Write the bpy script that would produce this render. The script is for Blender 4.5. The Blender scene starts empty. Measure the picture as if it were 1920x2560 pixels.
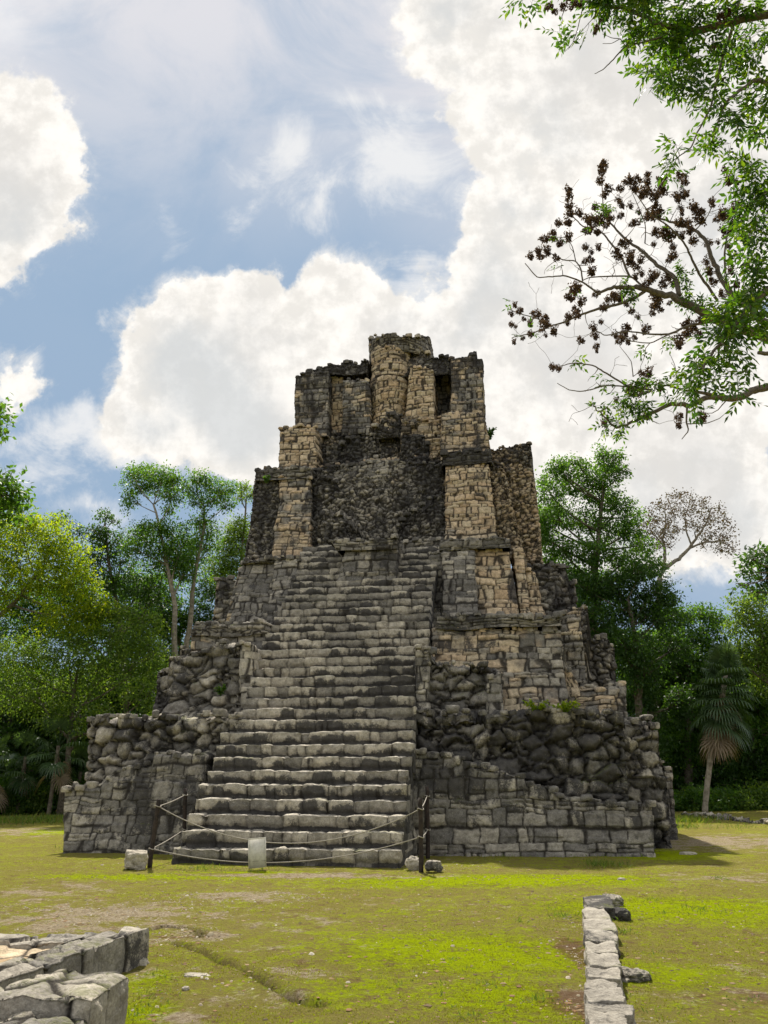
import bpy, math, random
import numpy as np
from mathutils import Vector, Matrix
R = math.radians
scene = bpy.context.scene

# ---------------------------------------------------------------- camera
F, HZ, CAMH = 1934.0, 1943.0, 1.6
PITCH = math.atan((HZ - 1280) / F)
cam = bpy.data.cameras.new('camera'); camo = bpy.data.objects.new('camera', cam)
scene.collection.objects.link(camo); scene.camera = camo
cam.sensor_fit = 'VERTICAL'; cam.sensor_height = 36; cam.lens = 36 * F / 2560
cam.clip_start = 0.05; cam.clip_end = 3000
camo.location = (0, 0, CAMH); camo.rotation_euler = (math.pi / 2 + PITCH, 0, 0)
cp, sp = math.cos(PITCH), math.sin(PITCH)

# ---------------------------------------------------------------- light and sky
SUN_EL, SUN_AZ = 56.0, -13.0      # azimuth measured from +Y towards +X
sd = Vector((math.sin(R(SUN_AZ)) * math.cos(R(SUN_EL)), math.cos(R(SUN_AZ)) * math.cos(R(SUN_EL)), math.sin(R(SUN_EL))))
sl = bpy.data.lights.new('sun', 'SUN'); sl.energy = 5.0; sl.angle = R(0.6); sl.color = (1.0, 0.95, 0.86)
so = bpy.data.objects.new('sun', sl); scene.collection.objects.link(so)
so.rotation_euler = (-sd).to_track_quat('-Z', 'Y').to_euler()
scene.view_settings.view_transform = 'Standard'; scene.view_settings.look = 'None'
scene.view_settings.gamma = 1; scene.view_settings.exposure = 0.50

world = bpy.data.worlds.new('World'); scene.world = world; world.use_nodes = True
NT = world.node_tree; NT.nodes.clear()
class G:
    """tiny expression builder over a node tree"""
    def __init__(s, nt): s.nt = nt
    def n(s, t, **k):
        o = s.nt.nodes.new(t)
        for a, b in k.items(): setattr(o, a, b)
        return o
    def put(s, sock, v):
        if hasattr(v, 'is_output'): s.nt.links.new(v, sock)
        else: sock.default_value = v
    def m(s, op, a, b=0.0, c=0.0, clamp=False):
        o = s.n('ShaderNodeMath', operation=op, use_clamp=clamp)
        s.put(o.inputs[0], a); s.put(o.inputs[1], b); s.put(o.inputs[2], c)
        return o.outputs[0]
    def v(s, op, a, b=(0, 0, 0)):
        o = s.n('ShaderNodeVectorMath', operation=op)
        s.put(o.inputs[0], a)
        if op == 'SCALE': s.put(o.inputs['Scale'], b)
        else: s.put(o.inputs[1], b)
        return o.outputs['Value'] if op in ('DOT_PRODUCT', 'LENGTH') else o.outputs[0]
    def noise(s, vec, scale, detail=4, rough=0.5, dist=0.0, col=False):
        o = s.n('ShaderNodeTexNoise'); s.put(o.inputs['Vector'], vec)
        o.inputs['Scale'].default_value = scale; o.inputs['Detail'].default_value = detail
        o.inputs['Roughness'].default_value = rough; o.inputs['Distortion'].default_value = dist
        return o.outputs['Color'] if col else o.outputs['Fac']
    def ss(s, x, a, b, lo=0.0, hi=1.0):
        o = s.n('ShaderNodeMapRange', interpolation_type='SMOOTHSTEP')
        s.put(o.inputs[0], x); o.inputs[1].default_value = a; o.inputs[2].default_value = b
        o.inputs[3].default_value = lo; o.inputs[4].default_value = hi
        return o.outputs[0]
    def mix(s, f, a, b, mode='MIX'):
        o = s.n('ShaderNodeMix', data_type='RGBA', blend_type=mode)
        s.put(o.inputs[0], f)
        s.put(o.inputs[6], a if hasattr(a, 'is_output') else (*a, 1) if len(a) == 3 else a)
        s.put(o.inputs[7], b if hasattr(b, 'is_output') else (*b, 1) if len(b) == 3 else b)
        return o.outputs[2]
    def comb(s, x, y, z=0.0):
        o = s.n('ShaderNodeCombineXYZ'); s.put(o.inputs[0], x); s.put(o.inputs[1], y); s.put(o.inputs[2], z)
        return o.outputs[0]
g = G(NT)
sky = g.n('ShaderNodeTexSky', sky_type='NISHITA', sun_disc=False, sun_elevation=R(SUN_EL), sun_rotation=R(SUN_AZ))
sky.air_density = 1.0; sky.dust_density = 1.2; sky.ozone_density = 1.5
tc = g.n('ShaderNodeTexCoord').outputs['Generated']
# sky directions expressed in a fixed tangent frame of the celestial sphere (tilted 19 degrees up from north)
fx = g.v('DOT_PRODUCT', tc, (1, 0, 0)); fy = g.v('DOT_PRODUCT', tc, (0, -sp, cp))
fz = g.m('MAXIMUM', g.v('DOT_PRODUCT', tc, (0, cp, sp)), 0.12)
X = g.m('DIVIDE', fx, fz); Y = g.m('DIVIDE', fy, fz)
P2 = g.comb(X, Y, 0.0)
w1 = g.v('SCALE', g.v('SUBTRACT', g.noise(P2, 5.0, 6, 0.6, 0.0, True), (0.5, 0.5, 0.5)), 0.16)
w2 = g.v('SCALE', g.v('SUBTRACT', g.noise(P2, 17.0, 6, 0.62, 0.0, True), (0.5, 0.5, 0.5)), 0.06)
PW = g.v('ADD', g.v('ADD', P2, w1), w2)
def ell(px, py, rx, ry):
    cx, cy = (px - 960) / F, -(py - 1280) / F
    d = g.v('MULTIPLY', g.v('SUBTRACT', PW, (cx, cy, 0)), (F / rx, F / ry, 0))
    return g.m('MULTIPLY', g.m('SUBTRACT', 1.0, g.v('LENGTH', d)), (rx + ry) / 2 / 200.0)
def union(L):
    o = ell(*L[0])
    for e in L[1:]: o = g.m('SMOOTH_MAX', o, ell(*e), 0.12)
    return o
CUM = union([(500, 905, 220, 200), (660, 980, 300, 230), (400, 1040, 150, 140), (600, 790, 140, 120), (860, 770, 165, 165), (1010, 860, 250, 170),
             (1290, 600, 185, 230), (1520, 850, 450, 600), (1210, 60, 240, 170), (1350, 280, 250, 200), (1700, 250, 500, 420),
             (0, 440, 215, 310), (130, 560, 90, 130), (1600, 1250, 420, 230), (30, 960, 80, 60)])
SOFT = union([(240, 1090, 260, 100), (700, 410, 110, 120), (800, 480, 100, 90), (620, 540, 60, 40), (240, 1310, 120, 60), (1000, 420, 200, 150), (900, 260, 110, 60), (1060, 690, 130, 60),
              (180, 560, 60, 60), (415, 520, 30, 60), (90, 1190, 160, 70), (420, 620, 40, 40), (580, 1320, 120, 60)])
nb = g.noise(P2, 9.0, 10, 0.68)
nf = g.noise(P2, 28.0, 6, 0.6)
cumd = g.m('ADD', CUM, g.m('MULTIPLY', g.m('SUBTRACT', nb, 0.5), 0.55))
cuma = g.m('MAXIMUM', g.ss(cumd, 0.0, 0.15), g.ss(g.m('ADD', CUM, g.m('MULTIPLY', g.m('SUBTRACT', g.noise(P2, 6.5, 10, 0.72, 0.8), 0.5), 1.1)), -0.12, 0.30, 0.0, 0.72))
softd = g.m('ADD', SOFT, g.m('MULTIPLY', g.m('SUBTRACT', g.noise(P2, 8.0, 9, 0.68, 1.2), 0.52), 1.7))
softa = g.m('MULTIPLY', g.ss(softd, -0.05, 0.70), 0.88)
# high veil, thicker towards the sun
vx = g.v('MULTIPLY', P2, (1.0, 1.6, 1.0))
veiln = g.noise(vx, 3.0, 8, 0.62, 1.0)
veily = g.ss(Y, 0.26, 0.66, 0.08, 1.0)
veilr = g.ss(X, -0.05, 0.12, 0.0, 0.30)
veila = g.m('MULTIPLY', g.m('MULTIPLY', g.m('ADD', veily, veilr), g.ss(veiln, 0.25, 0.62, 0.35, 1.0)), 0.75, clamp=True)
# outside the framed sky: unseen broken cloud, overbright to fill the front faces
gen = g.ss(g.noise(tc, 2.2, 8, 0.6), 0.44, 0.62)
outer = g.ss(g.v('LENGTH', g.v('MULTIPLY', P2, (1.25, 1.0, 0))), 0.75, 1.1)
genA = g.m('MULTIPLY', gen, outer)
blue = g.v('MINIMUM', g.v('SCALE', sky.outputs[0], 0.10), (0.34, 0.46, 0.62))
blue = g.mix(0.6, blue, (0.28, 0.41, 0.58))
body = g.ss(g.m('ADD', g.noise(P2, 4.0, 9, 0.6), g.m('MULTIPLY', nf, 0.12)), 0.46, 0.66)
thick = g.ss(cumd, 0.12, 0.7)
shade = g.m('MULTIPLY', thick, body)
ccol = g.mix(g.m('MULTIPLY', shade, 0.68), g.mix(g.ss(g.m('ADD', g.m('MULTIPLY', nf, .5), g.m('MULTIPLY', nb, .5)), 0.42, 0.58), (1.04, 1.0, 0.94), (0.84, 0.81, 0.76)), g.mix(g.ss(g.noise(P2, 2.6, 4, 0.5), 0.42, 0.58), g.mix(nf, (0.62, 0.61, 0.60), (0.74, 0.72, 0.69)), g.mix(nf, (0.52, 0.565, 0.60), (0.66, 0.68, 0.69))))
glow = g.ss(g.v('DOT_PRODUCT', tc, tuple(sd)), 0.80, 0.995)
vcol = g.mix(glow, (0.58, 0.63, 0.70), (0.86, 0.82, 0.82))
c = g.mix(veila, blue, vcol)
c = g.mix(softa, c, (0.86, 0.86, 0.86))
c = g.mix(genA, c, (1.25, 1.22, 1.16))
c = g.mix(cuma, c, ccol)
bg = g.n('ShaderNodeBackground'); NT.links.new(c, bg.inputs[0]); bg.inputs[1].default_value = 0.74
wo = g.n('ShaderNodeOutputWorld'); NT.links.new(bg.outputs[0], wo.inputs[0])
scene.cycles.max_bounces = 6; scene.cycles.transparent_max_bounces = 4
scene.cycles.use_adaptive_sampling = True

# ---------------------------------------------------------------- numpy noise
def _h(ix, iy, iz, seed):
    with np.errstate(over='ignore'):
        x = (ix.astype(np.int64) & 0xffffffff).astype(np.uint32) * np.uint32(0x9E3779B1)
        x ^= (iy.astype(np.int64) & 0xffffffff).astype(np.uint32) * np.uint32(0x85EBCA77)
        x ^= (iz.astype(np.int64) & 0xffffffff).astype(np.uint32) * np.uint32(0xC2B2AE3D)
        x ^= np.uint32((seed * 0x27D4EB2F) & 0xffffffff)
        x ^= x >> np.uint32(15); x *= np.uint32(0x2C1B3C6D); x ^= x >> np.uint32(12)
        x *= np.uint32(0x297A2D39); x ^= x >> np.uint32(15)
    return x.astype(np.float32) / np.float32(4294967296.0)
def noise3(p, seed=0):
    i = np.floor(p).astype(np.int64); f = (p - i).astype(np.float32); f = f * f * (3 - 2 * f)
    r = 0
    for a in (0, 1):
        wa = f[:, 0] if a else 1 - f[:, 0]
        for b in (0, 1):
            wb = f[:, 1] if b else 1 - f[:, 1]
            for c_ in (0, 1):
                wc = f[:, 2] if c_ else 1 - f[:, 2]
                r = r + wa * wb * wc * _h(i[:, 0] + a, i[:, 1] + b, i[:, 2] + c_, seed)
    return r
def fbm(p, o=3, seed=0, gain=0.5):
    r = 0; a = 1.0; s = 0
    for k in range(o):
        r = r + a * noise3(p * (2.03 ** k) + 17.3 * k, seed + k); s += a; a *= gain
    return r / s
def sst(x, a, b):
    t = np.clip((x - a) / (b - a), 0, 1); return t * t * (3 - 2 * t)
TILT = [0.0]
def vor3(p, seed=0, jit=0.85):
    """F1, F2, cell hash"""
    i = np.floor(p).astype(np.int64)
    f1 = np.full(len(p), 9.0, np.float32); f2 = f1.copy(); hid = np.zeros(len(p), np.float32); tlt = hid.copy()
    for a in (-1, 0, 1):
        for b in (-1, 0, 1):
            for c_ in (-1, 0, 1):
                x, y, z = i[:, 0] + a, i[:, 1] + b, i[:, 2] + c_
                dx = x + .5 + jit * (_h(x, y, z, seed) - .5) - p[:, 0]
                dy = y + .5 + jit * (_h(x, y, z, seed + 1) - .5) - p[:, 1]
                dz = z + .5 + jit * (_h(x, y, z, seed + 2) - .5) - p[:, 2]
                d = ((dx * dx) ** 1.6 + (dy * dy) ** 1.6 + (dz * dz) ** 1.6) ** (1 / 3.2)
                d = d.astype(np.float32); n = d < f1
                tlt = np.where(n, dx * (_h(x, y, z, seed + 11) - .5) + dz * (_h(x, y, z, seed + 12) - .5), tlt)
                f2 = np.where(n, f1, np.minimum(f2, d)); hid = np.where(n, _h(x, y, z, seed + 3), hid); f1 = np.where(n, d, f1)
    TILT[0] = tlt
    return f1, f2, hid
def vor2(p, k, seed=0, jit=0.8):
    i = np.floor(p).astype(np.int64)
    f1 = np.full(len(p), 9.0, np.float32); f2 = f1.copy(); hid = np.zeros(len(p), np.float32)
    for a in (-1, 0, 1):
        for b in (-1, 0, 1):
            x, y = i[:, 0] + a, i[:, 1] + b
            dx = x + .5 + jit * (_h(x, y, k, seed) - .5) - p[:, 0]
            dy = y + .5 + jit * (_h(x, y, k, seed + 1) - .5) - p[:, 1]
            d = np.sqrt(dx * dx + dy * dy).astype(np.float32)
            n = d < f1
            f2 = np.where(n, f1, np.minimum(f2, d)); hid = np.where(n, _h(x, y, k, seed + 3), hid); f1 = np.where(n, d, f1)
    return f1, f2, hid

# ---------------------------------------------------------------- mesh helpers
def mk(name, V, Q, mat, parent=None, col=None, smooth=True, extra=None):
    me = bpy.data.meshes.new(name)
    V = np.ascontiguousarray(V, np.float32); Q = np.ascontiguousarray(Q, np.int32); k = Q.shape[1]
    me.vertices.add(len(V)); me.vertices.foreach_set('co', V.ravel())
    me.loops.add(Q.size); me.loops.foreach_set('vertex_index', Q.ravel())
    me.polygons.add(len(Q)); me.polygons.foreach_set('loop_start', np.arange(0, Q.size, k, dtype=np.int32))
    me.polygons.foreach_set('loop_total', np.full(len(Q), k, np.int32))
    if smooth: me.polygons.foreach_set('use_smooth', np.ones(len(Q), bool))
    if col is not None:
        a = me.color_attributes.new('Col', 'FLOAT_COLOR', 'POINT')
        a.data.foreach_set('color', np.c_[col, np.ones(len(V))].astype(np.float32).ravel())
    for an_, av_ in (extra or {}).items():
        at_ = me.attributes.new(an_, 'FLOAT', 'POINT'); at_.data.foreach_set('value', np.ascontiguousarray(av_, np.float32))
    me.update(calc_edges=True); me.validate()
    if mat: me.materials.append(mat)
    o = bpy.data.objects.new(name, me); scene.collection.objects.link(o)
    if parent: o.parent = parent
    return o
def tag(o, label=None, cat=None, group=None, kind=None):
    if label: o['label'] = label
    if cat: o['category'] = cat
    if group: o['group'] = group
    if kind: o['kind'] = kind
    return o
def empty(name, loc, label=None, cat=None, group=None, rz=0.0):
    o = bpy.data.objects.new(name, None); scene.collection.objects.link(o); o.location = loc; o.rotation_euler = (0, 0, rz)
    o.empty_display_size = 0.2
    return tag(o, label, cat, group)
def tube(pts, rad, n=7, cap=True):
    """pts (k,3), rad scalar or (k,) -> V,Q"""
    pts = np.asarray(pts, float); k = len(pts); rad = np.broadcast_to(np.asarray(rad, float), (k,))
    t = np.gradient(pts, axis=0); t /= np.linalg.norm(t, axis=1)[:, None] + 1e-9
    up = np.array([0.3, 0.2, 1.0]) if abs(t[0, 2]) < 0.9 else np.array([1.0, 0.1, 0])
    a = np.cross(t, up); a /= np.linalg.norm(a, axis=1)[:, None] + 1e-9; b = np.cross(t, a)
    th = np.arange(n) * 2 * np.pi / n
    V = pts[:, None] + rad[:, None, None] * (np.cos(th)[None, :, None] * a[:, None] + np.sin(th)[None, :, None] * b[:, None])
    V = V.reshape(-1, 3); i = np.arange(k - 1)[:, None] * n; j = np.arange(n)[None]; j2 = (j + 1) % n
    Q = np.stack([i + j, i + j2, i + n + j2, i + n + j], -1).reshape(-1, 4)
    if cap:
        V = np.r_[V, pts[:1], pts[-1:]]; c0, c1 = len(V) - 2, len(V) - 1
        jj = np.arange(n)
        Q = np.r_[Q, np.c_[jj, np.full(n, c0), np.full(n, c0), (jj + 1) % n][:0]]
        # close ends with quads pairing neighbouring sectors
        e = (k - 1) * n
        for q in range(0, n - 1, 2):
            Q = np.r_[Q, [[c0, (q + 2) % n if q + 2 <= n else 0, q + 1, q]], [[c1, e + q, e + q + 1, e + (q + 2) % n]]]
        if n % 2: pass
    return V, Q
def cat_vq(L):
    Vs, Qs, o = [], [], 0
    for V, Q in L:
        Vs.append(V); Qs.append(Q + o); o += len(V)
    return np.concatenate(Vs), np.concatenate(Qs)

# ---------------------------------------------------------------- materials
def newmat(name):
    m = bpy.data.materials.new(name); m.use_nodes = True; nt = m.node_tree; nt.nodes.clear(); q = G(nt)
    out = q.n('ShaderNodeOutputMaterial'); return m, q, out
def principled(q, out, col, rough=0.9, normal=None, spec=0.2):
    b = q.n('ShaderNodeBsdfPrincipled'); q.put(b.inputs['Base Color'], col); q.put(b.inputs['Roughness'], rough)
    b.inputs['Specular IOR Level'].default_value = spec
    if normal is not None: q.nt.links.new(normal, b.inputs['Normal'])
    q.nt.links.new(b.outputs[0], out.inputs[0]); return b
def bump(q, h, strength=0.5, dist=0.02):
    b = q.n('ShaderNodeBump'); b.inputs['Strength'].default_value = strength; b.inputs['Distance'].default_value = dist
    q.nt.links.new(h, b.inputs['Height']); return b.outputs[0]
def mat_stone(name='weathered_stone'):
    m, q, out = newmat(name)
    at = q.n('ShaderNodeAttribute', attribute_name='Col'); co = q.n('ShaderNodeTexCoord').outputs['Object']
    n1 = q.noise(co, 7, 9, 0.7); n2 = q.noise(co, 45, 5, 0.7); n3 = q.noise(co, 3.3, 6, 0.6)
    f = q.m('MULTIPLY', q.ss(n1, 0.28, 0.72, 0.62, 1.35), q.ss(n2, 0.25, 0.75, 0.72, 1.25))
    c = q.v('SCALE', at.outputs['Color'], f)
    n4 = q.noise(co, 22, 8, 0.75)
    jt = q.n('ShaderNodeAttribute', attribute_name='Joint').outputs['Fac']; stn = q.n('ShaderNodeAttribute', attribute_name='Stain').outputs['Fac']
    # pale lichen crusts
    pale = q.m('MULTIPLY', q.ss(n2, 0.58, 0.64), q.ss(n3, 0.46, 0.62, 0.0, 0.5))
    c = q.mix(pale, c, (0.46, 0.44, 0.39))
    # black biofilm: broad patches measured on the masonry, broken up finely here
    st_ = q.m('ADD', stn, q.m('ADD', q.m('MULTIPLY', q.m('SUBTRACT', n4, 0.5), 0.38), q.m('MULTIPLY', q.m('SUBTRACT', n2, 0.5), 0.30)))
    c = q.mix(q.ss(st_, -0.03, 0.08, 0.0, 0.90), c, q.mix(n1, (0.026, 0.025, 0.027), (0.070, 0.066, 0.064)))
    jj = q.m('ADD', jt, q.m('MULTIPLY', q.m('SUBTRACT', n4, 0.5), 0.022))
    c = q.mix(q.ss(jj, 0.019, 0.004, 0.0, 0.85), c, (0.035, 0.030, 0.026))
    c = q.mix(q.m('MULTIPLY', q.ss(q.m('ADD', q.m('MULTIPLY', n2, .6), q.m('MULTIPLY', n4, .4)), 0.56, 0.62), q.ss(n1, 0.42, 0.6, 0.0, 0.42)), c, (0.34, 0.32, 0.28))
    gn = q.n('ShaderNodeSeparateXYZ'); q.nt.links.new(q.n('ShaderNodeNewGeometry').outputs['True Normal'], gn.inputs[0])
    ms = q.m('MULTIPLY', q.ss(gn.outputs[2], 0.45, 0.8), q.ss(q.m('ADD', q.m('MULTIPLY', q.noise(co, 1.1, 5, 0.6), .6), q.m('MULTIPLY', n4, .4)), 0.53, 0.62, 0.0, 0.5))
    c = q.mix(ms, c, (0.13, 0.145, 0.03))
    principled(q, out, c, 0.95, bump(q, q.m('ADD', n1, q.m('ADD', q.m('MULTIPLY', n2, 0.5), q.m('MULTIPLY', n4, 0.8))), 0.9, 0.035), 0.1)
    return m
M_STONE = mat_stone()
def mat_flat(name, col, col2=None, scale=20, rough=0.8, b=0.3):
    m, q, out = newmat(name); co = q.n('ShaderNodeTexCoord').outputs['Object']
    n1 = q.noise(co, scale, 6, 0.6); c = q.mix(q.ss(n1, 0.3, 0.7), col, col2 or tuple(x * 0.6 for x in col))
    principled(q, out, c, rough, bump(q, n1, b, 0.01)); return m

# ---------------------------------------------------------------- masonry
GREYL = np.array([0.46, 0.41, 0.33]); GREYM = np.array([0.255, 0.232, 0.198]); GREYD = np.array([0.14, 0.13, 0.117])
TANL = np.array([0.62, 0.49, 0.33]); TANM = np.array([0.45, 0.335, 0.21]); BLACK = np.array([0.040, 0.038, 0.039])
def stones(p, style, seed):
    """returns d (distance to the nearest joint, m), hash per stone"""
    kind, ch, L = style
    q = p.astype(np.float32)
    if kind == 'rubble':
        w = np.stack([fbm(q * 2.2, 2, seed + 40 + j) for j in range(3)], 1) - .5
        s = np.array([L, L, L * 0.60], np.float32)
        w2 = fbm(q * 9, 2, seed + 47) - .5
        f1, f2, hid = vor3((q + w * 0.26 + w2[:, None] * 0.07) / s + 5.7, seed, 1.0)
        tl = TILT[0] * 1.0
        d = np.minimum((f2 - f1) * L * 0.42, np.maximum(0.78 + 0.10 * (hid - .5) - f1, 0) * L * 0.9)
        g1, g2, gh_ = vor3((q + w2[:, None] * 0.05) / (s * 0.45) + 9.1, seed + 500, 1.0)
        d2 = (g2 - g1) * L * 0.16
        small = d < 0.006; TILT[0] = np.where(small, 0.0, tl) * L * 0.45
        return np.where(small, -d2 - 1e-4, d), np.where(small, gh_, hid)
    TILT[0] = 0.0
    if kind == 'flag':
        k0 = (q[:, 0] * 0).astype(np.int64); ww = fbm(q * 3.0, 3, seed + 50) - .5
        f1, f2, hid = vor2(np.stack([q[:, 0] / ch + 0.12 * ww, q[:, 1] / L + 0.12 * ww], 1) + 3.3, k0, seed, 0.8)
        return (f2 - f1) * L * 0.5, hid
    w = fbm(q * np.array([1.1, 1.1, 0.8]), 2, seed + 50) - .5
    w2 = fbm(q * 4.5, 2, seed + 54) - .5
    zc = q[:, 2] + 0.16 * w + 0.08 * w2
    kf = zc / ch + 0.30 * np.sin(zc / ch * 2.3 + seed) if kind != 'step' else q[:, 2] * 0 + 0.5
    k = np.floor(kf).astype(np.int64); fz = kf - k; dz = np.minimum(fz, 1 - fz) * ch
    if kind == 'step': dz = dz * 0 + 0.15
    Lk = L * (0.75 + 0.5 * _h(k, k * 0, k * 0, seed + 7))
    x = (q[:, 0] + 0.08 * w2 + 13.1 * _h(k, k * 0 + 3, k * 0, seed + 8)) / Lk
    y = (q[:, 1] + 9.7 * _h(k, k * 0 + 5, k * 0, seed + 9)) / Lk
    y = y * 0.3
    f1, f2, hid = vor2(np.stack([x, y], 1), k, seed, 1.0 if kind == 'step' else 0.85)
    dj = (f2 - f1) * Lk * 0.5
    if kind != 'step':
        sp_ = hid > 0.72
        dz = np.where(sp_, np.minimum(dz, np.abs(fz - .5) * ch), dz)
        hid = np.where(sp_, (hid * 37.7 + (fz > .5) * 0.41) % 1.0, hid)
    d = np.minimum(dj, dz) + 0.012 * (fbm(q * 14, 1, seed + 3) - .5)
    return np.maximum(d, 0), hid
def paint(p, d, hid, seed, tan=0.0, dark=0.5, light=0.5, joint=0.03, blotch=None):
    """base colour per vertex, and how strongly the black film grows there"""
    q = p.astype(np.float32)
    n = len(q)
    a = np.clip((hid - .5) * 1.15 + light + 0.10 + 0.25 * (fbm(q * 3, 2, seed + 90) - .5), 0, 1)[:, None]
    grey = np.where(a < .5, GREYD + (GREYM - GREYD) * a * 2, GREYM + (GREYL - GREYM) * (a * 2 - 1))
    h2 = (hid * 91.3) % 1.0
    tc_ = TANM + (TANL - TANM) * h2[:, None] + np.array([0.06, 0.0, -0.02]) * (((hid * 53) % 1) - .5)[:, None]
    tn = fbm(q * np.array([0.6, 0.3, 0.45]), 3, 770) + 0.55 * (fbm(q * 2.4, 2, 775) - .5) + 0.30 * (h2 - .5)
    tw = sst(tn, 0.84 - tan * 0.80, 1.12 - tan * 0.80)[:, None] if tan > 0 else np.zeros((n, 1))
    c = grey * (1 - tw) + tc_ * tw
    bn = 0.60 * fbm(q * np.array([1.0, 0.5, 0.55]), 4, 780, 0.6) + 0.40 * fbm(q * np.array([5.5, 5.5, 2.0]), 3, 785, 0.6) + 0.20 * (hid - .5)
    stain = bn - (0.74 - dark * 0.42)
    if blotch is not None:
        for (bu, bz, ru, rz, amt) in blotch:
            e = 1 - np.sqrt(((q[:, 0] - bu) / ru) ** 2 + ((q[:, 2] - bz) / rz) ** 2)
            stain = stain + amt * 0.35 * sst(e, -0.1, 0.5)
    j = sst(d, 0.0, joint)[:, None]
    return c * (0.55 + 0.45 * j), stain

def lattice(nx, ny, nz, back=True, topf=True):
    def grid(a, b): return np.meshgrid(np.arange(a), np.arange(b), indexing='ij')
    faces = []
    def add(f, a, b, flip):
        i, j = grid(a, b)
        q = [f(i, j), f(i + 1, j), f(i + 1, j + 1), f(i, j + 1)]
        if flip: q = q[::-1]
        faces.append(np.stack([x.reshape(-1, 3) for x in q], 1))
    st = lambda *a: np.stack(a, -1)
    add(lambda i, j: st(i, i * 0, j), nx, nz, False)
    add(lambda i, j: st(i * 0, i, j), ny, nz, True)
    add(lambda i, j: st(i * 0 + nx, i, j), ny, nz, False)
    if topf: add(lambda i, j: st(i, j, i * 0 + nz), nx, ny, False)
    if back: add(lambda i, j: st(i, i * 0 + ny, j), nx, nz, True)
    A = np.concatenate(faces); L = A.reshape(-1, 3)
    key = (L[:, 0] * (ny + 1) + L[:, 1]) * (nz + 1) + L[:, 2]
    u, first, inv = np.unique(key, return_index=True, return_inverse=True)
    return L[first], inv.reshape(-1, 4)

# pyramid frame: origin at the foot of the stair, u to the right along the front, v into the pyramid
TH = R(8.0)
O = np.array([-1.98, 16.25, 0.0])
AU = np.array([math.cos(TH), -math.sin(TH), 0]); AV = np.array([math.sin(TH), math.cos(TH), 0]); AZ = np.array([0, 0, 1.0])
CR, CF, CU = np.array([1.0, 0, 0]), np.array([0, cp, sp]), np.array([0, -sp, cp]); CAM = np.array([0, 0, CAMH])
def uz(px, py, v):
    """point of the vertical plane v seen in direction (px, py) -> u, z"""
    d = CF + (px - 960) / F * CR - (py - 1280) / F * CU
    t = (v - (CAM - O) @ AV) / (d @ AV); p = CAM + t * d - O
    return p @ AU, p[2]
def ux(px, z, v):
    k = (px - 960) / F; b = O + v * AV + z * AZ - CAM
    return -(b @ CR - k * (b @ CF)) / (AU @ CR - k * (AU @ CF))
def W(px, py, Yd=None, z=None):
    d = CF + (px - 960) / F * CR - (py - 1280) / F * CU
    t = Yd / d[1] if Yd is not None else (z - CAMH) / d[2]
    return CAM + t * d

STYLES = {'ashlar': ('c', 0.24, 0.42), 'small': ('c', 0.17, 0.34), 'slab': ('c', 0.12, 0.5), 'big': ('c', 0.30, 0.46), 'tiny': ('c', 0.13, 0.26),
          'rubble': ('rubble', 0, 0.50), 'rubble_s': ('rubble', 0, 0.34), 'rubble_t': ('rubble', 0, 0.20)}
pyr = empty('pyramid', tuple(O), 'tall ruined stepped stone pyramid with central stairway and broken temple on top', 'pyramid', rz=-TH)
LOOSE = []
def lump(c_, r, rr):
    """one small irregular stone"""
    L, Q = lattice(4, 4, 4, True)
    p = L / 2.0 - 1; s_ = p / np.linalg.norm(p, axis=1)[:, None]; m_ = p / np.abs(p).max(1)[:, None]
    d = s_ * 0.55 + m_ * 0.42; d = d * (1 + 0.35 * (fbm((s_ * 1.4 + rr.random(3) * 50).astype(np.float32), 2, 5) - .5)[:, None] * 2)
    a = rr.random() * 6.28; d = d * np.array(r); x = d[:, 0] * math.cos(a) - d[:, 1] * math.sin(a) * .6; y = d[:, 0] * math.sin(a) * .6 + d[:, 1] * math.cos(a)
    return np.stack([x, y, d[:, 2]], 1) + c_, Q
def ledge_stones(top, vt, bulge, seed, pt):
    rr = np.random.default_rng(seed); u0, u1 = top[0, 0], top[-1, 0]; u = u0 + 0.08
    while u < u1 - 0.06:
        sz = rr.uniform(0.07, 0.17)
        if rr.random() < 0.72:
            s_ = min(1, max(0, (u - u0) / (u1 - u0))); v = vt + bulge * (1 - math.sqrt(max(0, 1 - (2 * s_ - 1) ** 2))) + rr.uniform(-0.01, 0.18)
            z = np.interp(u, top[:, 0], top[:, 1]) + sz * rr.uniform(-0.5, 0.15)
            V, Q = lump(np.array([u, v, z]), (sz, sz * .9, sz * rr.uniform(.45, .7)), rr)
            c_, st = paint(V * 1.0, np.full(len(V), .1), np.full(len(V), rr.random()), 7, **{k: x for k, x in pt.items() if k not in ('blotch', 'joint')})
            LOOSE.append((V, Q, c_, st))
        u += sz * rr.uniform(0.9, 2.0)
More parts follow.
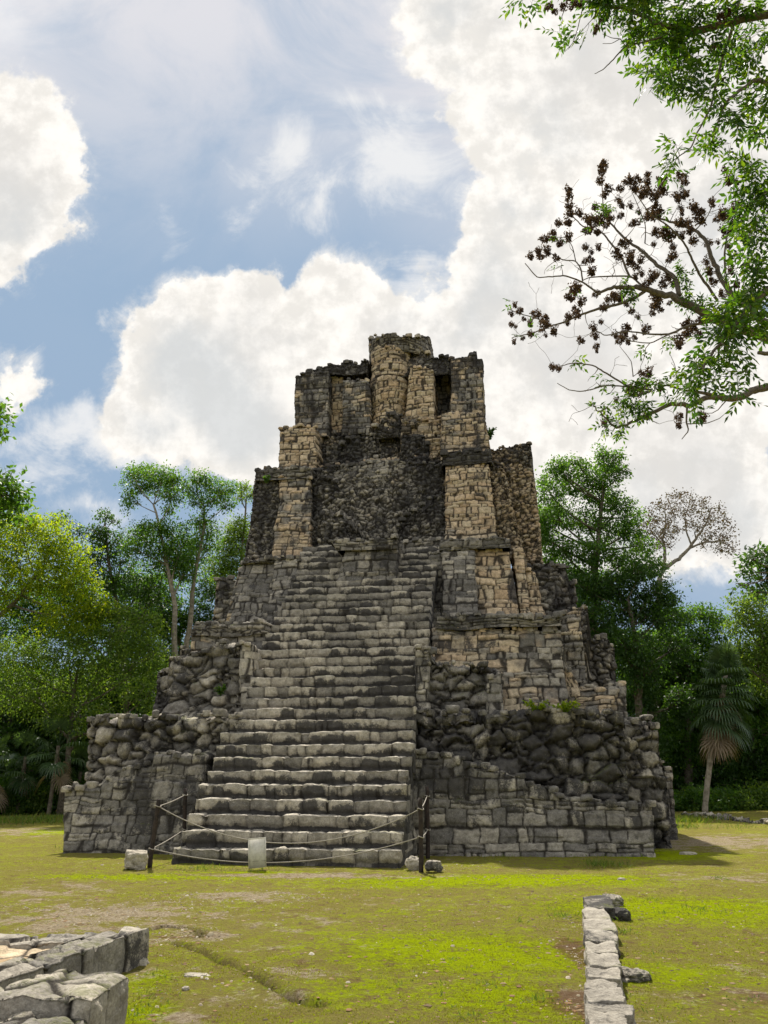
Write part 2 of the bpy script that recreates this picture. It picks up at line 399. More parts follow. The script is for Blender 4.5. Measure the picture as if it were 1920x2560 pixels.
def body(name, ub, zb, vb, top, vt, vback, style, seed, parent=None, res=0.028, resd=0.06, amp=0.035, off=0.04, rough=0.03,
         rnd=0.05, rag=0.06, bulge=0.0, miss=0.0, back=False, label=None, warp=0.18, nose=False, ledge=True, ledges=0.05, ridge=0.05, **pt):
    """top: list of (u,z) at front top edge, vt its v; ub=(u0,u1) at bottom"""
    top = np.array(top, float); tw = (top[:, 0] - top[0, 0]) / (top[-1, 0] - top[0, 0])
    wid = max(ub[1] - ub[0], top[-1, 0] - top[0, 0]); hei = top[:, 1].max() - zb
    nx = max(4, int(wid / res)); nz = max(4, int(hei / res)); ny = max(2, int((vback - min(vb, vt)) / resd))
    L, Q = lattice(nx, ny, nz, back)
    s, w, t = L[:, 0] / nx, L[:, 1] / ny, L[:, 2] / nz
    ut = top[0, 0] + s * (top[-1, 0] - top[0, 0]); zt = np.interp(s, tw, top[:, 1])
    if rag:
        cell = np.floor((ut + 100) / 0.33 + 0.5 * np.sin(w * 7)).astype(np.int64)
        zt = zt + rag * (_h(cell, np.floor(w * ny * resd / 0.4).astype(np.int64), cell * 0, seed + 21) - .5) * 1.6
    u = (ub[0] + s * (ub[1] - ub[0])) * (1 - t) + ut * t
    z = zb * (1 - t) + zt * t
    vf = vb * (1 - t) + vt * t
    if bulge: vf = vf + bulge * (1 - np.sqrt(np.clip(1 - (2 * s - 1) ** 2, 0, 1)))
    v = vf + (vback - vf) * w
    p = np.stack([u, v, z], 1)
    if warp:
        pq = p.astype(np.float32) * 0.9
        p = p + warp * np.stack([fbm(pq, 2, 301) - .5, fbm(pq, 2, 303) - .5, 0.7 * (fbm(pq, 2, 305) - .5)], 1)
    nrm = np.zeros_like(p)
    bt = math.atan2(vt - vb, hei)
    nrm[L[:, 1] == 0] += (0, -math.cos(bt), math.sin(bt)); nrm[L[:, 0] == 0] += (-1, 0, 0); nrm[L[:, 0] == nx] += (1, 0, 0)
    nrm[L[:, 2] == nz] += (0, 0, 1); nrm[L[:, 1] == ny] += (0, 1, 0)
    if bulge:
        m_ = L[:, 1] == 0; xx = (2 * s[m_] - 1); nrm[m_, 0] += xx * 1.5
    cnt = (L[:, 1] == 0) * 1 + (L[:, 0] == 0) + (L[:, 0] == nx) + (L[:, 2] == nz) + (L[:, 1] == ny)
    nrm /= np.linalg.norm(nrm, axis=1)[:, None] + 1e-9
    # distance to box edges for rounding
    du = np.minimum(s, 1 - s) * wid; dv = w * (vback - vf); dz = (zt - z)
    e = np.sort(np.stack([du, dv, dz], 1), 1)[:, 1]
    d, hid = stones(p, STYLES[style] if isinstance(style, str) else style, seed)
    wdt = 0.035 if 'rubble' in str(style) else 0.020
    h0 = TILT[0]
    dneg = d < 0
    A = amp * np.where(dneg, 0.55 + 0.45 * np.exp(d / 0.02), np.exp(-d / wdt)); d = np.where(dneg, np.minimum(-d, 0.02), d)
    h = h0 - A * (0.6 + 0.8 * fbm(p.astype(np.float32) * 2.2, 2, seed + 35)) + off * (hid - .5) + rough * (fbm(p.astype(np.float32) * 5, 4, seed + 31, 0.65) - .5) * 2.4
    if 'rubble' not in str(style) and not nose:
        kc = np.floor(p[:, 2] / 0.23 + 0.6 * fbm(p.astype(np.float32) * 0.7, 2, 61)).astype(np.int64)
        h = h + ledges * (_h(kc, np.floor(p[:, 0] / 1.3 + kc * .37).astype(np.int64), kc * 0, seed + 63) - .5)
    if 'rubble' in str(style):
        pr = p.astype(np.float32); h = h - ridge * np.abs(fbm(pr * 3.6, 3, seed + 41, 0.6) - .5) * 4
    h = h - rnd * np.exp(-e / 0.05)
    if miss: h = h - np.where(((hid * 71.7) % 1) < miss, 0.16, 0)
    if nose:   # worn rounded nosing above an undercut riser
        low = sst((zt - z) + 0.04 * (fbm(p.astype(np.float32) * 7, 2, 77) - .5), 0.14, 0.26)
        h = h - np.where(L[:, 1] == 0, 0.065 * low, 0)
    p2 = p + nrm * h[:, None]
    if 'rubble' in str(style): pt.setdefault('joint', 0.06)
    col, stain = paint(p, d, hid, seed, **pt)
    if nose:   # worn pale nosing, film in tongues; sun catch and undercut shade also painted in
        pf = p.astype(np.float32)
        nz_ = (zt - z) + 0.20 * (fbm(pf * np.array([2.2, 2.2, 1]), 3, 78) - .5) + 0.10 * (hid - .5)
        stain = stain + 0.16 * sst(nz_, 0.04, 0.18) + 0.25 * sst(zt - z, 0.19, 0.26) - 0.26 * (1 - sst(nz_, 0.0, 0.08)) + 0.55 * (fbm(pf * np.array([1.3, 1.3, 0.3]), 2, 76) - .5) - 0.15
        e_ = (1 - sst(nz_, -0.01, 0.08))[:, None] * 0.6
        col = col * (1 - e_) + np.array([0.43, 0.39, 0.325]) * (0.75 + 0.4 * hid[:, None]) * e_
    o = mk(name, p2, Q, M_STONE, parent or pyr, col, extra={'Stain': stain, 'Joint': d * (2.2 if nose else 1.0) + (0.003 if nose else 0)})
    if ledge and parent is None:
        ledge_stones(top, vt, bulge, seed, pt)
    if label: o['label'] = label
    return o
def front(name, pb, zb, vb, tp, vt, vback, style, seed, **k):
    """pb: pixel columns of the bottom corners; tp: pixel points of the top edge"""
    bu = k.get('bulge', 0.0); x0, x1 = tp[0][0], tp[-1][0]
    ub = (ux(pb[0], zb, vb), ux(pb[1], zb, vb))
    top = [(uz(x, y, vt)[0], uz(x, y, vt + bu * (1 - math.sqrt(max(0, 1 - (2 * (x - x0) / (x1 - x0) - 1) ** 2))))[1]) for x, y in tp]
    return body(name, ub, zb, vb, top, vt, vback, style, seed, **k)
c1 = lambda L: [(600 + a / 2.074, 800 + b / 2.074) for a, b in L]
c2 = lambda L: [(400 + a / 2.074, 1300 + b / 2.074) for a, b in L]
c3 = lambda L: [(960 + a / 2.074, 1300 + b / 2.074) for a, b in L]
c4 = lambda L: [(100 + a / 1.659, 1700 + b / 1.659) for a, b in L]
c5 = lambda L: [(960 + a / 2.074, 1700 + b / 2.074) for a, b in L]
cl = lambda L: [(a / 2.592, 950 + b / 2.592) for a, b in L]
RS = 0.030

# ---- lower platform
front('platform_wall', (990, 1641), -0.3, 2.4, c5([(100, 368), (165, 368), (350, 372), (356, 402), (415, 405), (422, 440), (530, 446), (640, 478), (730, 490), (742, 540), (850, 558), (920, 590), (1040, 604), (1160, 622), (1270, 662), (1284, 642), (1400, 636)]),
      2.62, 3.6, 'big', 11, light=0.62, dark=0.52, amp=0.05, off=0.03, rag=0.03)
front('rubble_core', (1030, 1590), -0.2, 2.85, c5([(150, 158), (260, 160), (420, 155), (640, 158), (800, 152), (960, 150), (1100, 156), (1180, 165), (1245, 175)]), 3.15, 6.5, 'rubble', 12,
      light=0.66, dark=0.66, amp=0.24, off=0.18, rag=0.07, miss=0.07, rough=0.05)
front('rubble_core', (1400, 1690), -0.3, 4.2, c5([(1200, 190), (1290, 196), (1390, 200), (1396, 240), (1425, 246), (1440, 330)]), 4.6, 8.5, 'rubble', 13, light=0.6, dark=0.60, amp=0.14, off=0.14, rag=0.1, miss=0.05)
front('platform_wall', (1560, 1697), -0.3, 7.2, c5([(1380, 470), (1440, 460), (1455, 446), (1500, 446)]), 7.5, 12.0, 'big', 14, light=0.6, dark=0.4, amp=0.05, rag=0.03)
front('rubble_core', (1560, 1680), -0.2, 6.2, c5([(1380, 330), (1440, 420), (1470, 470)]), 6.6, 9, 'rubble_s', 15, light=0.5, dark=0.6, amp=0.12, off=0.12)
front('platform_wall', (147, 505), -0.3, 1.75, c4([(100, 447), (185, 441), (250, 432), (300, 378), (400, 352), (455, 346), (462, 306), (600, 302), (690, 298)]),
      2.15, 3.2, 'ashlar', 16, light=0.60, dark=0.44, amp=0.035, off=0.02, rag=0.02)
front('rubble_core', (192, 640), 0.0, 2.45, c4([(192, 157), (250, 150), (350, 140), (430, 150), (520, 138), (600, 150), (690, 140), (800, 140), (840, 150)]), 2.75, 6.5, 'rubble', 17,
      light=0.72, dark=0.46, amp=0.22, off=0.16, rag=0.09, miss=0.05)
front('platform_wall', (480, 560), -0.3, 2.6, c4([(600, 300), (800, 300)]), 2.9, 4.2, 'ashlar', 18, light=0.3, dark=0.7, amp=0.05)

# ---- broken balustrade blocks beside the stair
front('balustrade', (372, 606), 2.9, 4.0, cl([(1012, 1882), (1095, 1872), (1100, 1802), (1180, 1790), (1280, 1762), (1380, 1722), (1430, 1692), (1560, 1698)]), 4.25, 7.0, 'rubble', 19,
      light=0.55, dark=0.56, amp=0.15, off=0.14, miss=0.08, rag=0.09)
front('balustrade_cheek', (598, 632), 2.9, 4.0, cl([(1550, 1695), (1640, 1705)]), 4.15, 7.0, 'big', 20, light=0.8, dark=0.30, amp=0.012, off=0.01, rag=0.03, label='smooth plastered cheek wall')
front('balustrade', (1045, 1258), 2.9, 3.75, c3([(165, 656), (245, 660), (250, 690), (315, 735), (400, 742), (520, 748), (560, 770), (608, 790)]), 4.0, 6.8, 'rubble', 21,
      light=0.5, dark=0.6, amp=0.15, off=0.15, miss=0.09, rag=0.09)
front('balustrade_cheek', (1040, 1076), 2.9, 3.65, c3([(163, 655), (245, 658)]), 3.85, 6.5, 'big', 22, light=0.6, dark=0.5, amp=0.05, off=0.06)
front('balustrade_cheek', (1212, 1262), 2.9, 3.7, c3([(535, 800), (610, 800)]), 3.9, 6.5, 'big', 23, light=0.65, dark=0.45, amp=0.04)

# ---- first tier
front('tier_wall', (440, 700), 2.9, 5.15, cl([(1248, 1640), (1400, 1638), (1650, 1636), (1760, 1636)]), 5.75, 9, 'ashlar', 24, light=0.52, dark=0.34, tan=0.25, amp=0.045, off=0.04, rag=0)
front('tier_wall', (1060, 1432), 2.9, 5.15, c3([(250, 560), (630, 560), (925, 566)]), 5.75, 12, 'ashlar', 224, light=0.52, dark=0.34, tan=0.52, amp=0.045, off=0.04, rag=0,
      blotch=[(6.3, 4.0, 1.6, 1.0, -0.9)])
front('cornice', (476, 672), uz(480, 1592, 5.6)[1], 5.58, cl([(1262, 1572), (1400, 1570), (1540, 1566), (1740, 1560)]), 5.55, 9, 'slab', 25, light=0.55, dark=0.5, amp=0.05, off=0.05, rag=0.05)
front('cornice', (1086, 1408), uz(1200, 1570, 5.6)[1], 5.58, c3([(262, 482), (450, 484), (628, 486), (640, 500), (780, 494), (922, 492)]), 5.55, 9, 'slab', 225, light=0.5, dark=0.56, amp=0.05, off=0.05, rag=0.05)
front('tier_wall', (1395, 1472), 2.9, 6.6, c3([(915, 480), (940, 478), (1020, 440)]), 7.0, 12, 'small', 26, light=0.45, dark=0.48, tan=0.6, amp=0.05, off=0.06, rag=0.05)
front('tier_rubble', (1350, 1500), 2.9, 5.9, c3([(930, 640), (950, 760), (1010, 870), (1060, 860), (1230, 880)]), 6.3, 10, 'small', 27, light=0.5, dark=0.35, tan=0.72, amp=0.05, off=0.06, rag=0.06)
front('tier_rubble', (1430, 1555), 2.6, 8.2, c3([(1020, 430), (1055, 436), (1062, 600), (1095, 606), (1160, 606), (1172, 645), (1192, 646)]), 8.6, 13, 'rubble_s', 28, light=0.42, dark=0.66, tan=0.35, amp=0.10, off=0.12, rag=0.1, miss=0.04)
front('tier_wall', (1520, 1578), 2.6, 7.4, c3([(1150, 820), (1235, 836), (1262, 850)]), 7.7, 12, 'ashlar', 29, light=0.6, dark=0.3, tan=0.3, amp=0.04)
front('tier_rubble', (380, 470), 2.9, 7.0, cl([(1170, 1730), (1240, 1725), (1300, 1700)]), 7.4, 10, 'rubble_s', 30, light=0.5, dark=0.5, amp=0.1, off=0.1)

# ---- second tier
z2 = uz(1300, 1535, 8.0)[1] - 0.25
front('tier_wall', (566, 740), z2, 8.0, c2([(425, 215), (590, 215), (720, 212)]), 8.75, 11, 'ashlar', 31, light=0.46, dark=0.36, tan=0.12, amp=0.04, off=0.03, rag=0)
front('tier_wall', (1105, 1306), z2, 8.0, c3([(310, 160), (480, 152), (648, 156)]), 8.75, 13, 'ashlar', 231, light=0.45, dark=0.30, tan=0.86, amp=0.05, off=0.05, rag=0,
      blotch=[(5.2, 7.2, 0.55, 0.75, 1.0)])
front('tier_wall', (740, 1110), z2, 9.3, c2([(700, 200), (1480, 180)]), 9.6, 11, 'ashlar', 232, light=0.42, dark=0.5, amp=0.05, off=0.05)
front('pilaster', (664, 742), z2, 7.75, c2([(592, 212), (716, 204)]), 8.55, 9.5, 'ashlar', 32, light=0.5, dark=0.30, amp=0.03, off=0.02, rag=0)
front('pilaster', (1105, 1198), z2, 7.7, c3([(300, 152), (468, 152)]), 8.5, 9.5, 'ashlar', 33, light=0.5, dark=0.26, tan=0.12, amp=0.03, off=0.02, rag=0)
front('tier_wall', (1062, 1125), z2, 8.25, c3([(225, 170), (310, 160)]), 8.8, 10, 'ashlar', 236, light=0.5, dark=0.4, amp=0.04)
front('cornice', (600, 750), uz(660, 1405, 8.5)[1], 8.55, c2([(420, 205), (500, 200), (585, 196), (590, 186), (722, 184)]), 8.5, 11, 'slab', 34, light=0.45, dark=0.6, amp=0.05, off=0.05, rag=0.05)
front('cornice', (1098, 1276), uz(1150, 1374, 8.5)[1], 8.45, c3([(288, 104), (300, 98), (470, 96), (476, 92), (560, 86), (655, 96)]), 8.4, 11, 'slab', 35, light=0.45, dark=0.66, amp=0.05, off=0.05, rag=0.05)
front('pilaster', (1303, 1333), z2, 8.3, c3([(662, 142), (728, 142)]), 9.1, 10.5, 'small', 36, light=0.5, dark=0.22, tan=0.97, amp=0.04, off=0.03, rag=0.05)
front('pilaster', (1328, 1372), z2, 8.7, c3([(735, 256), (786, 258)]), 9.2, 10.5, 'small', 37, light=0.5, dark=0.20, tan=0.97, amp=0.04, off=0.03, rag=0.05)
front('tier_rubble', (1340, 1450), z2 - 0.3, 9.6, c3([(735, 232), (850, 222), (950, 232), (965, 310), (1000, 322)]), 10.1, 14, 'rubble_s', 38, light=0.45, dark=0.64, tan=0.3, amp=0.10, off=0.12, rag=0.12, miss=0.04)
front('tier_rubble', (522, 590), z2, 9.3, c2([(284, 302), (380, 298), (410, 300)]), 9.7, 12, 'rubble_s', 39, light=0.3, dark=0.72, tan=0.25, amp=0.08, off=0.08)
front('tier_wall', (560, 600), z2, 8.6, c2([(405, 240), (435, 238)]), 9.3, 12, 'small', 40, light=0.45, dark=0.42, tan=0.5, amp=0.04)

front('cornice', (1000, 1105), uz(1050, 1368, 9.5)[1], 9.5, c3([(100, 104), (200, 100), (300, 98)]), 9.5, 11, 'slab', 235, light=0.5, dark=0.5, amp=0.05, off=0.05)
# ---- third tier
z3 = uz(1150, 1365, 9.5)[1] - 0.3
front('tier_rubble', (606, 1360), z3, 10.9, c1([(76, 772), (160, 762), (380, 760), (700, 720), (1045, 700), (1310, 655), (1510, 638)]), 11.5, 16, 'rubble_t', 41,
      blotch=[(*uz(1335, 1270, 11.3), 0.9, 2.6, -0.8), (*uz(1340, 1150, 11.3), 0.8, 0.5, 0.5)], light=0.50, dark=0.50, tan=0.86, amp=0.10, off=0.13, rag=0.08, miss=0.03)
front('worn_stair_face', (770, 1122), z3, 9.9, c1([(375, 770), (640, 735), (820, 730), (1060, 735)]), 11.0, 13, 'rubble_t', 42, light=0.52, dark=0.60, tan=0.24, amp=0.11, off=0.16, rag=0.1, blotch=[(*uz(880, 1230, 10.4), 1.5, 1.5, -0.75), (*uz(1020, 1300, 10.2), 0.7, 0.8, -0.5), (*uz(800, 1190, 10.4), 0.5, 0.5, -0.7)],
      label='black stained worn masonry face between the pilasters')
front('pilaster', (676, 778), z3, 9.7, c1([(205, 816), (368, 812)]), 10.5, 12, 'small', 43, light=0.45, dark=0.46, tan=0.68, amp=0.05, off=0.05, rag=0.05)
front('pilaster', (1108, 1250), z3, 9.6, c1([(1060, 742), (1290, 740)]), 10.35, 12, 'small', 44, light=0.5, dark=0.28, tan=0.99, amp=0.05, off=0.05, rag=0.04)
front('cornice', (640, 782), uz(700, 1196, 10.3)[1], 10.4, c1([(76, 772), (160, 764), (280, 758), (376, 754)]), 10.35, 12.5, 'slab', 45, light=0.42, dark=0.72, amp=0.06, off=0.06, rag=0.06)
front('cornice', (1104, 1232), uz(1170, 1158, 10.2)[1], 10.25, c1([(1045, 690), (1130, 678), (1200, 672), (1305, 664)]), 10.2, 12.5, 'slab', 46, light=0.42, dark=0.70, amp=0.06, off=0.06, rag=0.06)
front('tier_wall', (1300, 1362), z3, 11.2, c1([(1440, 660), (1510, 640)]), 11.8, 15, 'small', 47, light=0.45, dark=0.42, tan=0.85, amp=0.07, off=0.08, rag=0.05)

front('tier_rubble', (607, 690), z3, 9.95, c1([(78, 800), (150, 796), (210, 800)]), 10.6, 12, 'rubble_t', 143, light=0.45, dark=0.60, tan=0.25, amp=0.10, off=0.12, rag=0.04)
front('tier_rubble', (1245, 1310), z3, 10.1, c1([(1285, 740), (1370, 740)]), 10.9, 13, 'rubble_t', 144, light=0.5, dark=0.46, tan=0.75, amp=0.11, off=0.14, rag=0.1)
kk = dict(amp=0.11, off=0.16, rag=0.22, miss=0.06, warp=0.3)
front('rubble_ledge', (790, 905), z3, 9.6, c1([(400, 1040), (470, 985), (540, 1000), (600, 1050), (640, 1110)]), 9.9, 11.5, 'rubble_t', 171, light=0.6, dark=0.56, tan=0.2, **kk)
front('rubble_ledge', (985, 1118), z3, 9.65, c1([(790, 1110), (850, 1010), (930, 960), (1000, 900), (1068, 870)]), 10.1, 11.8, 'rubble_t', 172, light=0.45, dark=0.66, tan=0.2, **kk)
front('rubble_ledge', (772, 850), z3 + .8, 10.35, c1([(372, 860), (430, 800), (500, 830), (540, 900)]), 10.6, 12, 'rubble_t', 173, light=0.42, dark=0.70, tan=0.2, **kk)
front('rubble_ledge', (830, 1010), z3 + 2.2, 10.75, c1([(500, 770), (620, 735), (700, 730), (830, 735), (900, 770)]), 11.0, 12, 'small', 174, light=0.55, dark=0.45, tan=0.1, amp=0.04, off=0.05, rag=0.1)
# ---- fourth tier
z4 = uz(1150, 1130, 11.0)[1] - 0.3
front('tier_rubble', (700, 1232), z4, 12.0, c1([(260, 570), (500, 572), (640, 560), (700, 590), (715, 594), (820, 594), (830, 560), (1045, 520), (1280, 560)]), 12.4, 16, 'rubble_t', 48,
      light=0.45, dark=0.58, tan=0.50, amp=0.10, off=0.15, rag=0.12, miss=0.06)
front('tier_wall', (694, 792), z4, 11.1, c1([(200, 562), (280, 548), (398, 546)]), 11.35, 14, 'small', 49, light=0.5, dark=0.40, tan=0.80, amp=0.05, off=0.05, rag=0.04)
front('tier_wall', (1102, 1236), z4, 10.9, c1([(1045, 488), (1100, 476), (1262, 468)]), 11.2, 14, 'small', 50, light=0.45, dark=0.46, tan=0.62, amp=0.05, off=0.06, rag=0.05)
front('tier_wall', (990, 1104), z4, 11.6, c1([(845, 520), (940, 510), (1045, 500)]), 11.8, 14, 'small', 51, light=0.45, dark=0.50, tan=0.72, amp=0.07, off=0.10, rag=0.1, miss=0.1)

front('niche', (940, 1000), z4, 12.6, c1([(640, 560), (900, 540)]), 12.7, 14, 'small', 63, light=0.2, dark=0.7, tan=0.3)
front('tier_rubble', (846, 946), z4, 11.75, c1([(520, 640), (600, 585), (718, 592)]), 12.0, 14, 'rubble_t', 64, light=0.5, dark=0.60, tan=0.2, amp=0.11, off=0.16, rag=0.15, miss=0.06)
front('tier_rubble', (990, 1075), z4, 11.3, c1([(845, 600), (930, 590), (985, 640)]), 11.6, 14, 'rubble_t', 65, light=0.4, dark=0.74, amp=0.11, off=0.16, rag=0.15, miss=0.06)
front('lintel', (930, 1010), uz(960, 1095, 11.9)[1], 11.9, c1([(690, 560), (760, 480), (840, 484)]), 11.9, 14, 'rubble_t', 66, light=0.45, dark=0.62, tan=0.3, amp=0.09, off=0.12, rag=0.1)
# ---- temple
z5 = uz(800, 1080, 12.3)[1] - 0.3
tz = lambda y, v: uz(960, y, v)[1]
front('temple_wall', (736, 822), z5, 12.1, c1([(284, 312), (290, 284), (336, 280), (338, 250), (372, 250), (378, 268), (458, 262)]), 12.1, 15.5, 'small', 52, light=0.45, dark=0.58, tan=0.45, amp=0.05, off=0.06, rag=0.05, back=True)
front('temple_wall', (736, 920), uz(800, 935, 12.2)[1], 12.25, c1([(345, 262), (440, 240), (520, 214), (640, 206), (670, 204)]), 12.3, 14.5, 'rubble_t', 53, light=0.42, dark=0.68, tan=0.2, amp=0.08, off=0.09, rag=0.12, back=True)
front('temple_wall', (826, 858), z5, 12.7, c1([(470, 300), (535, 300)]), 12.7, 15, 'small', 54, light=0.5, dark=0.25, tan=0.9, amp=0.05)
front('temple_pier', (852, 928), z5, 12.0, c1([(530, 305), (560, 298), (640, 306), (676, 320)]), 12.0, 14, 'small', 55, light=0.42, dark=0.50, tan=0.40, amp=0.05, off=0.06, rag=0.05)
front('temple_wall', (1124, 1212), uz(1170, 1045, 12.1)[1], 12.1, c1([(1088, 262), (1092, 190), (1180, 186), (1186, 160), (1226, 160), (1228, 200), (1254, 202), (1262, 232)]), 12.1, 15.5, 'small', 56, light=0.45, dark=0.56, tan=0.35, amp=0.05, off=0.06, rag=0.05, back=True)
front('lintel', (1000, 1130), uz(1100, 936, 12.2)[1], 12.2, c1([(985, 180), (1050, 182), (1095, 188)]), 12.2, 15, 'rubble_t', 57, light=0.4, dark=0.72, amp=0.07, off=0.09, rag=0.08)
front('doorway', (1080, 1130), z5, 13.7, c1([(1000, 262), (1096, 262)]), 13.7, 15.4, 'small', 58, light=0.6, dark=0.35, tan=0.3, amp=0.05)
front('temple_pier', (1010, 1086), z5, 12.0, c1([(880, 240), (940, 236), (1008, 262)]), 12.0, 15, 'small', 59, light=0.5, dark=0.30, tan=0.95, amp=0.05, off=0.05, rag=0.05)
front('round_turret', (918, 1018), z5, 12.0, c1([(662, 150), (760, 140), (885, 150)]), 12.0, 15.5, 'small', 60, light=0.45, dark=0.34, tan=0.85, amp=0.05, off=0.05, rag=0.02, bulge=0.9, label='tall rounded tan stone turret front')
front('turret_top', (908, 1072), uz(960, 874, 11.9)[1], 12.1, c1([(636, 96), (660, 90), (720, 78), (780, 64), (860, 80), (900, 88), (960, 84), (974, 92)]), 11.8, 15.2, 'tiny', 61, light=0.52, dark=0.46, tan=0.30, amp=0.05, off=0.05, rag=0.06, bulge=1.3, back=True)
front('turret_top', (1000, 1100), uz(1050, 935, 12.4)[1], 12.3, c1([(880, 150), (960, 150), (1000, 190), (1050, 230)]), 12.5, 15, 'rubble_t', 62, light=0.45, dark=0.62, tan=0.3, amp=0.08, off=0.1, rag=0.08, bulge=0.3)

# ---- stairway
stair = bpy.data.objects.new('stairway', None); scene.collection.objects.link(stair); stair.parent = pyr
SL = [435, 451, 471, 489, 495, 519, 531, 540, 552, 567, 600, 603, 615, 627, 631, 639, 646, 655, 663, 675, 684, 692, 701, 711, 718, 730, 738, 742, 744, 746, 750, 755]
SR = [1001, 1004, 1010, 1019, 1019, 1022, 1028, 1034, 1034, 1037, 1040, 1040, 1040, 1040, 1040, 1040, 1073, 1073, 1074, 1074, 1075, 1076, 1078, 1080, 1083, 1086, 1090, 1094, 1096, 1098, 1099, 1100]
RISE, RUN = 0.290, 0.311
rng = random.Random(4)
for n in range(1, 33):
    zt, vf = RISE * n, RUN * (n - 1)
    u0, u1 = ux(SL[n - 1], zt, vf), ux(SR[n - 1], zt, vf)
    top = [(u0 + (u1 - u0) * k / 12, zt + rng.uniform(-.014, .014)) for k in range(13)]
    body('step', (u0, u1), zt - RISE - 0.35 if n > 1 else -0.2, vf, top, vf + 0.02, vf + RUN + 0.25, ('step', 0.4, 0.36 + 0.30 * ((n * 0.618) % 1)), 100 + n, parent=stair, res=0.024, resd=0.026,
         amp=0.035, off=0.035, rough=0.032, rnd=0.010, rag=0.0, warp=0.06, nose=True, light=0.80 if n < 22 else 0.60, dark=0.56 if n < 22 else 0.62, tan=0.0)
    if n > 1:   # solid side under the steps
        pass
ucor = [(ux(SR[n], RISE * n, RUN * n), RISE * n, RUN * n) for n in range(32)]
# masonry mass that carries the steps (its right side shows)
for a, b, nm in ((0, 8, 41), (8, 16, 42), (16, 24, 43), (24, 32, 44)):
    for n in range(a, b, 2):
        vf = RUN * n
        u0, u1 = ux(SL[n], 0, vf) + 0.1, ux(SR[n], RISE * n, vf) - 0.04
        u0 = ux(SL[n], RISE * n, vf) + 0.03
        zb = -0.2 if n < 16 else 2.8 if n < 22 else 5.0
        body('stair_core', (u0, u1), zb, vf + 0.12, [(u0, RISE * n + 0.02), (u1, RISE * n + 0.02)], vf + 0.12, vf + 0.12 + 2 * RUN + 0.05, 'ashlar', 43, parent=stair, res=0.05, resd=0.04,
             light=0.55, dark=0.5, amp=0.04, off=0.03, rag=0)
# small altar block set into the upper stair
za = RISE * 26.6
front('altar', (838, 990), za - 0.3, 7.85, c2([(960, 130), (1130, 128), (1235, 130)]), 8.05, 9.6, 'ashlar', 70, light=0.45, dark=0.48, tan=0.28, amp=0.04, off=0.04)
front('altar_cornice', (840, 990), uz(900, 1372, 7.8)[1], 7.85, c2([(870, 104), (1000, 96), (1060, 92), (1130, 94), (1132, 84), (1235, 84)]), 7.8, 9.6, 'slab', 71, light=0.55, dark=0.45, amp=0.05, off=0.05, rag=0.03)
V, Q = cat_vq([(a_, b_) for a_, b_, _, _ in LOOSE])
o = mk('loose_stones', V, Q, M_STONE, pyr, np.concatenate([c_ for _, _, c_, _ in LOOSE]), extra={'Stain': np.concatenate([x for _, _, _, x in LOOSE]), 'Joint': np.full(len(V), .1)}); o['kind'] = 'stuff'
# ================================================================ ground
def seg_d(P, pts):
    """distance of points P (n,2) to a polyline"""
    d = np.full(len(P), 1e9)
    for a, b in zip(pts[:-1], pts[1:]):
        a = np.array(a[:2]); b = np.array(b[:2]); ab = b - a
        t = np.clip(((P - a) @ ab) / (ab @ ab), 0, 1); d = np.minimum(d, np.linalg.norm(P - (a + t[:, None] * ab), axis=1))
    return d
def grade(lo, hi, step, far_lo, far_hi):
    a = list(np.arange(lo, hi + step / 2, step)); s_ = step; b = []; x = hi
    while x < far_hi: s_ *= 1.12; x += s_; b.append(x)
    s_ = step; c_ = []; x = lo
    while x > far_lo: s_ *= 1.12; x -= s_; c_.append(x)
    return np.array(c_[::-1] + a + b)
gxs, gys = grade(-9, 9, 0.05, -500, 500), grade(4.5, 21, 0.05, -60, 900)
GX, GY = np.meshgrid(gxs, gys, indexing='ij')
gp = np.stack([GX.ravel(), GY.ravel()], 1)
CRACK = [W(x, y, z=0) for x, y in [(372, 2330), (410, 2318), (450, 2322), (500, 2330), (505, 2345)]]
CRACK2 = [W(x, y, z=0) for x, y in [(438, 2362), (480, 2378), (520, 2398), (560, 2414), (610, 2432), (660, 2462), (700, 2485), (740, 2505), (800, 2520)]]
def ground_h(P):
    q = np.c_[P, np.zeros(len(P))].astype(np.float32)
    near = np.exp(-np.maximum(np.hypot(P[:, 0], P[:, 1] - 12) - 14, 0) / 20)
    h = 0.10 * (fbm(q * 0.16, 2, 901) - .5) + (0.035 * (fbm(q * 1.1, 3, 902) - .5) + 0.040 * (fbm(q * 5.0, 3, 903, 0.7) - .5)) * near
    dc = np.minimum(seg_d(P, CRACK), seg_d(P, CRACK2)) + 0.05 * (fbm(q * 6, 2, 905) - .5)
    h = h - 0.085 * np.exp(-(dc / 0.05) ** 2) + 0.03 * np.exp(-(dc / 0.16) ** 2)
    # the clearing climbs a little towards the far right edge
    h = h + 0.02 * np.clip(P[:, 0] - 6, 0, 12)
    return h, dc
gh, gdc = ground_h(gp)
bare = np.zeros(len(gp))
def blob(px, py, rx, ry, amt):
    """a patch on the ground around the spot seen at (px, py); radii in metres"""
    c_ = W(px, py, z=0); q = np.sqrt(((gp[:, 0] - c_[0]) / rx) ** 2 + ((gp[:, 1] - c_[1]) / ry) ** 2)
    return amt * (1 - sst(q, 0.0, 1.4))
